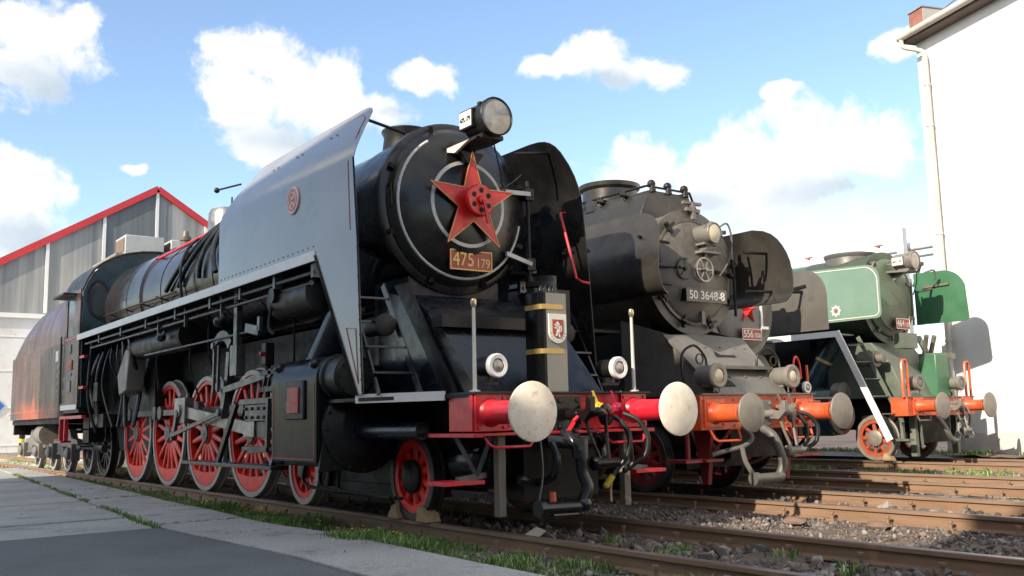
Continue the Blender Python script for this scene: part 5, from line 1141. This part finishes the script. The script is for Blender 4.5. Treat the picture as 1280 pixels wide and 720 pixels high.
# preheater box in front of the chimney
b = MB(); b.prism([(-.62,3.60),(.66,3.60),(.44,4.13),(-.36,4.13)], 'yz', -3.6, -2.05); ph = b.build('preheater', 'old_black', B, bevel=.02)
b = MB()
for y in (-.30,.02,.36): b.cyl((-2.04,y,4.1), (-2.04,y,4.25), .05, .03, 10); b.sphere((-2.06,y,4.22), .06, 1, 10)
for s_ in (-.40,.47): b.tube([(-2.08,s_,4.18),(-3.6,s_,4.20)], .018, 8, False)
for x in (-2.5,-3.0,-3.5): b.cyl((x,-.40,4.05), (x,-.40,4.20), .02, None, 8); b.cyl((x-.03,-.46,4.14),(x+.05,-.40,4.12),.035,None,8)
b.tube([(-2.06,-.40,4.18),(-2.06,.47,4.18),(-2.04,.72,3.62)], .018, 8, False); b.build('preheater_rail', 'black_matt', ph)
b = MB(); b.lathe([(3.5,.46),(3.75,.42),(4.36,.42),(4.40,.46),(4.46,.47),(4.47,.43),(4.3,.36)], (-3.25,0,0), (0,0,1), 40); b.ring((-3.25,0,4.02), (0,0,1), .435, .40, .03, 40); b.build('chimney', 'old_black', B)
b = MB(); b.lathe([(.6,.42),(.95,.40),(1.12,.3),(1.16,0)], (-6.0,0,z2), (0,0,1), 28); b.build('steam_dome', 'black_matt', B)
for s in (-1, 1):                                            # short wing deflectors on brackets
    prof = [(1.10,2.50),(1.20,2.53),(1.27,2.60),(1.31,2.70),(1.325,2.82),(1.32,2.96),(1.29,3.10),(1.25,3.22),(1.22,3.32),(1.19,3.42),(1.16,3.50),(1.14,3.56),(1.125,3.60)]
    fr = [-1.06,-1.02,-1.0,-.99,-.99,-.99,-1.0,-1.02,-1.06,-1.12,-1.20,-1.32,-1.50]
    rows = [[(-2.75+(fr[i]+2.75)*j/8, s*prof[i][0], prof[i][1]) for j in range(9)] for i in range(len(prof))]
    b = MB(); b.sheet(rows, .014); d = b.build('smoke_deflector', 'old_black', B)
    b = MB()
    for x in (-1.35,-2.4):
        for z in (2.7,3.25): b.cyl((x,s*.75,z-.03), (x,s*1.30,z), .022, None, 8)
    b.build('deflector_stay', 'black_matt', d)
    b = MB(); b.tube([(-1.9,s*1.20,2.75),(-1.9,s*1.16,3.2),(-2.0,s*1.12,3.28),(-2.15,s*1.10,3.25)], .010, 8); b.build('grab_rail', 'black_matt', d)
# front apron
b = MB()
b.sheet([[(-1.50,-.78,2.02),(-1.50,0,2.05),(-1.50,.78,2.02)],[(-1.10,-.72,1.62),(-1.10,0,1.62),(-1.10,.72,1.62)],[(-.72,-.66,1.235),(-.72,0,1.235),(-.72,.66,1.235)]], .02)
b.prism([(-2.4,2.3),(-1.50,2.03),(-.74,1.235),(-2.4,1.235)], 'xz', -.67, -.64); b.prism([(-2.4,2.3),(-1.50,2.03),(-.74,1.235),(-2.4,1.235)], 'xz', .64, .67)
ap = b.build('front_apron', 'faded_grey', B)
b = MB(); b.box(-1.12,-.90,-.66,.66,1.56,1.58); b.box(-1.05,-.98,-.2,.75,1.585,1.61)
for y in (-.5,-.2,.1,.4,.6): b.lathe([(0,.018),(.012,.014),(.016,0)], (-.92,y,1.46), (.7,0,.7), 8); b.lathe([(0,.018),(.012,.014),(.016,0)], (-1.32,y,1.87), (.7,0,.7), 8)
b.build('apron_step', 'faded_black', ap)
b = MB()
for y, z in ((-.42,1.32),(.08,1.72)):
    x = -.72-(z-1.235)*.98; P0 = Vector((x, y, z)); u = Vector((-.70,0,.714)); nrm = Vector((.714,0,.70))
    V = [P0+nrm*.013+Vector((0,1,0))*(.20*math.cos(R(a)))+u*(.20*math.sin(R(a))) for a in range(0,181,15)]; b.face(V)
b.build('apron_opening', 'dark_interior', ap)
b = MB(); b.box(-.98,-.62,-1.10,-1.04,.80,1.22); b.box(-.98,-.62,1.04,1.10,.80,1.22); b.box(-.66,-.62,-1.04,1.04,.80,1.22); b2 = b.build('buffer_beam', 'orange_red', B, bevel=.006)
b = MB()
for y in (-1.0,-.72,-.5,-.35,.35,.5,.72,1.0):
    for z in (.86,1.02,1.16): b.lathe([(0,.018),(.010,.014),(.014,0)], (-.62,y,z), (1,0,0), 8)
b.build('beam_rivet', 'orange_red', b2)
b = MB(); b.box(-1.0,-.58,-1.1,1.1,1.222,1.24); b.build('beam_cap', 'faded_black', b2)
for y in (-.875,.875): buffer(B, y, -.62, 1.0, .228, 'orange_red', 'buffer_steel', 'buffer_steel', .11)
for s in (-1, 1):
    round_lamp(B, 'front_lamp', (-.66,s*.72,1.46), .155, .30, 'faded_grey', 'buffer_steel', 'lens_yellow', .04)
    b = MB(); b.tube([(-.98,s*.72-.20,1.24),(-1.02,s*.72-.24,1.5),(-1.02,s*.72-.22,1.75),(-.98,s*.72-.05,1.85),(-.95,s*.72+.10,1.72),(-.92,s*.72+.10,1.58)], .016, 8); b.ring((-.95,s*.72-.0,1.68), (1,0,0), .07, .056, .015, 20); b.build('lamp_conduit', 'black_matt', B)
    b = MB(); b.tube([(-.60,s*.97,.80),(-.56,s*.94,.70),(-.54,s*.90,.67),(-.54,s*.50,.67),(-.57,s*.47,.72),(-.60,s*.46,.80)], .016, 8, False); b.build('shunter_rail', 'orange_red', B)
    b = MB(); b.prism([(-1.05,.80),(-.75,.80),(-.80,.45),(-.84,.14),(-.92,.14),(-.98,.45)], 'xz', s*.72, s*.79); b.obox((-.80,s*.76,.48), (-.60,s*.60,.80), .04, .04); b.box(-.95,-.65,s*.70,s*1.0,.42,.455); b.build('rail_guard', 'dark_red', B, bevel=.004)
    b = MB(); b.box(-1.05,-.70,s*1.02,s*1.30,.42,.455); b.obox((-.9,s*1.05,.45), (-.9,s*1.05,.82), .04, .04); b.build('front_step', 'dark_red', B)
    for k in range(4):
        b = MB(); b.tube([(-1.2-.1*k,s*.5,1.1),(-1.0,s*(.55+.05*k),.8-.1*k),(-.8-.1*k,s*(.35+.1*k),.5),(-1.1,s*.3,.35)], .028, 8); b.build('front_pipe', rnd.choice(('faded_grey','frame_black','green_grey')), B)
    b = MB(); b.prism([(s*1.02,.55),(s*1.5,.55),(s*1.55,1.3),(s*1.3,1.65),(s*1.0,1.65)], 'yz', -3.4, -2.2); b.lathe([(0,.36),(.06,.36),(.09,.28),(.1,0)], (-2.2,s*1.15,.95), (1,0,0), 28); b.lathe([(0,.2),(.2,.2),(.22,0)], (-2.2,s*1.2,1.42), (1,0,0), 24); b.build('cylinder', 'black_matt', B, bevel=.02)
    b = MB(); b.box(-12.4,-2.2,s*.85,s*1.45,2.1,2.14); b.build('running_board', 'black_matt', B)
screw_coupling(B, -.62, .98, 'faded_grey')
b = MB(); b.tube([(-.50,-.12,.80),(-.36,-.12,.72),(-.30,-.08,.55),(-.28,-.05,.38),(-.30,-.10,.24)], .055, 12); b.cyl((-.30,-.12,.22), (-.30,-.55,.22), .058, None, 14); b.cyl((-.30,-.52,.22), (-.30,-.60,.22), .075, None, 14); b.sphere((-.3,-.10,.23), .07); b.tube([(-.32,-.55,.24),(-.40,-.60,.42),(-.46,-.58,.6)], .03, 8); b.build('steam_heating_pipe', 'dull_grey', B)
b = MB(); b.tube([(-.55,-.45,.84),(-.45,-.40,.70),(-.48,-.52,.60),(-.6,-.70,.55),(-.7,-.85,.50)], .03, 10); b.build('heating_hose', 'dull_grey', B)
brake_hose(B, [(-.52,.40,1.0),(-.40,.48,.94),(-.34,.54,.80),(-.36,.52,.62),(-.42,.44,.52)], .026, 'hose', 'faded_grey', (-.62,.34,1.06))
brake_hose(B, [(-.52,.62,1.0),(-.40,.70,.94),(-.34,.76,.80),(-.36,.74,.62),(-.44,.64,.54)], .026, 'hose', 'faded_grey', (-.62,.56,1.06))
b = MB(); b.box(-2.6,-1.4,-.55,.55,.30,.62); b.box(-1.5,-.7,-.5,.5,.45,.80); b.build('leading_truck', 'frame_black', B)

# ================================================================== locomotive 3, set back between 2 and the green one
Cc = thing('steam_locomotive', 'steam locomotive half hidden between two others, with a small red star and red number plate', 'steam locomotive', (-3.0,7.485,0))
z3, r3 = 2.83, .84
simple_chassis(Cc, z3, r3, -1.72, -2.2, .44, [-4.2,-5.7,-7.2,-8.7,-10.2], .70, 'wheel_red', 'tyre_dark', 'black_matt', 'frame_black', sb_m='faded_grey')
simple_cab(Cc, -14.6, -12.4, 'black_matt', 'black_matt')
b = MB(); b.lathe([(-1.72,.74),(-1.69,.74),(-1.66,.70),(-1.62,.58),(-1.59,.40),(-1.575,.2),(-1.57,0)], (0,0,z3), (1,0,0), 56); d3 = b.build('smokebox_door', 'faded_grey', Cc, ang=50)
b = MB(); star_mesh(b, (-1.55,.0,z3-.03), .255, .10, .07, 0); s3 = b.build('red_star', 'star_red', d3, ang=5)
plate(d3, 'number_plate', -1.52, .03, 2.36, .52, .20, 'plate_red', 'white_letters', [('556',-.10,0,.18,.25),('0506',.15,-.02,.11,.17)], .012, 'white_letters')
b = MB(); b.box(-1.62,-1.53,-.1,.15,2.3,2.42); b.build('plate_bracket', 'black_matt', d3)
b = MB(); b.box(-1.60,-1.57,.36,.41,2.52,2.98); b.box(-1.60,-1.57,.36,.56,2.47,2.52); b.build('door_bracket', 'white_paint', d3)
headlamp(Cc, (-1.3,0,3.55), .19, .4, 'faded_black', 'lens')
b = MB(); b.box(-1.7,-1.35,-.15,.15,3.3,3.37); b.build('headlamp_bracket', 'faded_black', Cc)
b = MB(); b.lathe([(3.5,.42),(4.1,.40),(4.16,.44),(4.2,.44),(4.2,.34)], (-3.0,0,0), (0,0,1), 32); b.build('chimney', 'black_matt', Cc)
for s in (-1, 1):
    cor = [(-.98-.5+.5*math.cos(R(a)), 3.10+.5*math.sin(R(a))) for a in range(0,91,10)]
    b = MB(); b.prism([(-2.75,2.46),(-.98,2.46)]+cor+[(-2.75,3.62)], 'xz', s*1.494, s*1.506); d = b.build('smoke_deflector', 'dull_grey', Cc)
    b = MB(); b.cyl((-1.5,s*.8,3.15), (-1.5,s*1.49,3.2), .03, None, 8); b.obox((-2.2,s*1.48,3.22),(-1.40,s*1.48,3.30),.03,.05); b.build('deflector_stay', 'black_matt', d)
    b = MB(); b.prism([(s*1.0,.55),(s*1.5,.55),(s*1.55,1.3),(s*1.3,1.65),(s*1.0,1.65)], 'yz', -3.6, -2.4); b.build('cylinder', 'black_matt', Cc, bevel=.02)
    b = MB(); b.box(-12.4,-2.2,s*.85,s*1.45,2.30,2.34); b.build('running_board', 'black_matt', Cc)
b = MB(); b.prism([(-2.4,2.3),(-1.75,2.0),(-1.25,1.235),(-2.4,1.235)], 'xz', -.62, .62); b.box(-1.3,-.55,-.9,.9,1.205,1.235); b.build('front_apron', 'faded_black', Cc)
b = MB(); b.box(-1.01,-.97,-.95,.95,.85,1.2); b.box(-1.25,-1.01,-.95,-.90,.85,1.2); b.box(-1.25,-1.01,.90,.95,.85,1.2); b.build('buffer_beam', 'orange_red', Cc)
for y in (-.875,.875): buffer(Cc, y, -.62, 1.02, .21, 'orange_red', 'buffer_steel', 'buffer_steel').location.x = -.35
b = MB(); b.cyl((-.72,.42,1.2), (-.72,.42,1.78), .022, None, 8); b.build('stanchion', 'orange_red', Cc)
b = MB(); b.tube([(-.72,.05,1.24),(-.72,.06,1.75),(-.74,.16,1.92),(-.76,.28,1.80),(-.76,.30,1.55)], .018, 8); b.build('grab_rail', 'wheel_red', Cc)
round_lamp(Cc, 'marker_lamp', (-.66,.30,1.40), .10, .18, 'black_matt', 'white_paint', 'lens', .06)

# ================================================================== locomotive 4: green
G = thing('steam_locomotive', 'green steam locomotive with white lined smoke deflectors and orange buffer beam beside the white wall', 'steam locomotive', (-3.2,12.18,0))
z4, r4 = 3.30, .93
simple_chassis(G, z4, r4, -1.55, -1.56, .44, [-4.9,-6.8,-8.7,-10.6], .80, 'wheel_orange', 'buffer_steel', 'green', 'frame_black', sb_m='green_soot', mcap=.16)
simple_cab(G, -14.8, -12.4, 'green', 'black_matt')
b = MB(); b.lathe([(-1.55,.80),(-1.51,.81),(-1.48,.78),(-1.42,.62),(-1.38,.42),(-1.36,.2),(-1.355,0)], (0,0,z4), (1,0,0), 64); d4 = b.build('smokebox_door', 'green_dirty', G, ang=50)
b = MB(); b.tube([(-1.40,.70*math.cos(R(a)), z4+.70*math.sin(R(a))) for a in range(150, 300, 8)], .016, 8, False); b.build('hand_rail', 'faded_black', d4)
b = MB(); b.cyl((-1.47,.80,2.75), (-1.47,.80,3.75), .022, None, 8)
for z in (2.9,3.6): b.obox((-1.40,.5,z), (-1.47,.82,z), .04, .06)
for a in (200,235,270,305,130): b.obox((-1.50,.78*math.cos(R(a)),z4+.78*math.sin(R(a))), (-1.49,.9*math.cos(R(a)),z4+.9*math.sin(R(a))), .05, .05)
b.build('door_hinge', 'faded_black', d4)
plate(d4, 'number_plate', -1.30, .10, 2.74, .50, .22, 'plate_red', 'white_letters', [('464',-.09,0,.19,.26),('102',.15,-.02,.12,.16)], .012, 'white_letters')
b = MB(); b.box(-1.45,-1.32,-.1,.25,2.68,2.8); b.build('plate_bracket', 'faded_black', d4)
headlamp(G, (-.88,.02,4.0), .185, .44, 'faded_grey', 'lens', '464.102')
b = MB(); b.prism([(-1.6,3.80),(-.95,3.76),(-.90,3.79),(-1.6,3.84)], 'xz', -.20, .20); b.prism([(-1.5,3.80),(-1.5,3.55),(-1.1,3.78)], 'xz', -.03, .03); b.build('headlamp_bracket', 'faded_grey', G)
b = MB(); b.tube([(-1.3,.2,3.9),(-1.2,.5,3.95),(-1.3,.75,3.7),(-1.45,.82,3.4)], .012, 6); b.build('lamp_cable', 'hose', G)
b = MB(); b.lathe([(3.9,.56),(4.22,.52),(4.27,.55),(4.31,.55),(4.31,.40)], (-2.35,0,0), (0,0,1), 40); b.build('chimney', 'dull_grey', G)
b = MB(); b.obox((-1.9,-.35,4.12),(-1.72,.4,4.12),.18,.10); b.box(-1.75,-1.6,-.28,.3,4.05,4.2); b.sphere((-1.62,-.1,4.14), .06); b.build('top_fitting', 'faded_black', G)
for s in (-1, 1):
    yy = 1.40
    if s < 0: pts = [(-3.9,2.76),(-.93,2.76)] + [(-.93+.10*math.cos(R(a)),2.86+.10*math.sin(R(a))) for a in range(-90,1,30)] + [(-1.11+.28*math.cos(R(a)),3.52+.30*math.sin(R(a))) for a in range(0,91,10)] + [(-3.9,3.93)]
    else: pts = [(-1.75,2.80),(-.66,2.80)] + [(-.66+.08*math.cos(R(a)),2.88+.08*math.sin(R(a))) for a in range(-90,1,30)] + [(-1.10+.50*math.cos(R(a)),3.42+.50*math.sin(R(a))) for a in range(15,91,10)] + [(-1.75,3.93)]
    b = MB(); b.prism(pts, 'xz', s*(yy-.007), s*(yy+.007)); d = b.build('smoke_deflector', 'green_sky_sheen' if s < 0 else 'green', G)  # near sheet takes the green with the sky's sheen painted in
    if s < 0:
        b = MB(); ins = [(x-.045 if x > -2 else x, z+(.045 if z < 3 else -.045)) for x, z in pts[1:]]
        b.tube([(-3.9,-yy-.009,2.805)]+[(x,-yy-.009,z) for x, z in ins[:-1]]+[(-3.9,-yy-.009,3.885)], .008, 6, False); b.build('lining', 'white_letters', d)
        b = MB(); b.ring((-1.83,-yy-.008,2.985), (0,-1,0), .09, .06, .006, 24); star = []
        for k in range(8): b.box(-1.83+.105*math.cos(k*.785)-.012,-1.83+.105*math.cos(k*.785)+.012,-yy-.014,-yy-.008,2.985+.105*math.sin(k*.785)-.012,2.985+.105*math.sin(k*.785)+.012)
        b.build('round_emblem', 'white_letters', d)
        b = MB(); b.lathe([(0,.03),(.006,.03),(.006,0)], (-1.83,-yy-.008,2.985), (0,-1,0), 12); b.build('emblem_centre', 'plate_red', d)
    b = MB(); b.obox((-1.55,s*(yy-.03),3.60),(-.95,s*(yy-.03),3.62),.03,.05); b.cyl((-1.35,s*.85,3.45), (-1.35,s*(yy-.01),3.55), .025, None, 8); b.tube([(-1.2,s*.9,3.85),(-1.1,s*1.1,3.9),(-1.15,s*1.2,3.7)], .02, 8); b.build('deflector_stay', 'faded_black', d)
    b = MB(); b.box(-12.4,-1.80,s*.9,s*1.47,2.50,2.53); rb = b.build('running_board', 'green_grey', G)
    b = MB(); b.box(-12.4,-1.76,s*1.472,s*1.50,2.46,2.58); b.obox((-1.80,s*1.486,2.56), (-.80,s*1.486,.42), .03, .13, (1,0,.5)); b.build('board_edge', 'white_paint', rb)
    b = MB(); b.obox((-1.55,s*1.15,2.45), (-.72,s*1.15,.75), .02, .08, (1,0,.5))
    for k in range(5): f_ = (k+.5)/5; b.obox((-1.55+.83*f_,s*1.15,2.45-1.7*f_), (-1.70+.86*f_,s*1.46,2.45-1.7*f_), .05, .02)
    b.build('ladder', 'green_grey', G)
    pr = [(s*1.0,.52),(s*1.48,.50),(s*1.50,1.25),(s*1.40,1.42),(s*1.15,1.48),(s*1.0,1.48)]
    b = MB(); b.prism(pr, 'yz', -3.2, -2.05); c = b.build('cylinder', 'teal_dark', G, bevel=.03)
    b = MB(); b.lathe([(0,.40),(.05,.40),(.07,.33),(.16,.28),(.17,0)], (-2.05,s*1.2,.92), (1,0,0), 32); b.lathe([(0,.22),(.18,.22),(.2,.18),(.21,0)], (-2.05,s*1.25,1.34), (1,0,0), 28); b.build('cylinder_cover', 'faded_black', c)
    b = MB(); q0, q1 = Vector((-2.75,s*1.15,1.45)), Vector((-2.2,s*.9,2.55)); b.cyl(q0, q1, .17, .17, 24); sp4 = b.build('steam_pipe', 'teal_dark', G)
    b = MB(); b.ring(q0.lerp(q1,.5), q1-q0, .177, .16, .06, 28); b.build('pipe_band', 'gold', sp4)
    b = MB(); b.cyl((-1.6,s*1.0,2.0), (-1.25,s*1.0,2.0), .16, .16, 24); b.lathe([(0,.09),(.14,.09),(.15,.07),(.15,0)], (-1.25,s*1.0,2.0), (1,0,0), 20); b.build('air_pump', 'faded_black', G)
    b = MB(); b.tube([(-.60,s*1.15-.10,1.22),(-.60,s*1.15-.10,1.86),(-.60,s*1.15-.06,1.93),(-.60,s*1.15+.04,1.93),(-.60,s*1.15+.08,1.86),(-.60,s*1.15+.08,1.22)], .026, 8, False); b.build('hand_rail', 'orange_red', G)
    round_lamp(G, 'front_lamp', (-.55,s*.76,1.50), .15, .26, 'faded_grey', 'faded_grey', 'faded_grey', .06)
    b = MB(); b.prism([(-.80,.86),(-.68,.86),(-.68,.10),(-.80,.10)], 'xz', s*.70, s*.80); b.box(-1.0,-.6,s*1.0,s*1.2,.40,.44); b.box(-.84,-.78,s*1.0,s*1.06,.44,.86); b.obox((-.7,s*.55,.3),(-.6,s*.75,.85),.05,.05); b.build('rail_guard', 'green_grey', G)
    b = MB(); b.tube([(-.52,s*.97,.88),(-.50,s*.93,.78),(-.50,s*.55,.78),(-.52,s*.5,.88)], .016, 8, False); b.build('shunter_rail', 'faded_grey', G)
b = MB(); b.prism([(-2.6,2.4),(-1.55,2.35),(-1.15,1.9),(-.85,1.225),(-2.6,1.225)], 'xz', -.72, .72); b.build('front_apron', 'green_grey', G, bevel=.015)
b = MB(); b.box(-1.1,-.72,.22,.68,1.225,2.10); tb = b.build('front_casing', 'green', G, bevel=.03)
b = MB(); b.box(-1.1,-.9,-.6,-.1,2.2,2.5); b.build('feed_valve', 'green_grey', G)
b = MB(); b.cyl((-1.4,.9,1.9), (-1.1,.6,2.5), .05, None, 10); b.cyl((-1.4,1.1,1.9), (-1.1,.9,2.5), .05, None, 10); b.box(-1.3,-.9,.75,1.3,2.02,2.14); b.build('side_strut', 'faded_black', G)
b = MB(); b.box(-.90,-.55,-1.22,-1.16,.87,1.215); b.box(-.90,-.55,1.16,1.22,.87,1.215); b.box(-.59,-.55,-1.16,1.16,.87,1.215); b4 = b.build('buffer_beam', 'orange_red', G, bevel=.006)
b = MB(); b.box(-.92,-.53,-1.22,1.22,1.217,1.235); b.build('beam_cap', 'faded_black', b4)
for y in (-.875,.875): buffer(G, y, -.55, 1.05, .25, 'orange_red', 'buffer_steel', 'buffer_steel', .11)
screw_coupling(G, -.55, 1.02, 'faded_grey')
brake_hose(G, [(-.48,.42,1.05),(-.36,.50,1.0),(-.30,.56,.85),(-.34,.54,.62),(-.4,.46,.5)], .032, 'faded_grey', 'faded_grey', (-.55,.36,1.1))
b = MB(); b.tube([(-.5,-.3,.85),(-.35,-.28,.6),(-.35,-.1,.4),(-.36,.15,.42),(-.4,.3,.7)], .05, 10); b.build('steam_heating_pipe', 'faded_grey', G)
b = MB(); b.box(-1.3,-.7,-.5,.5,.35,.86); b.build('leading_truck', 'frame_black', G)
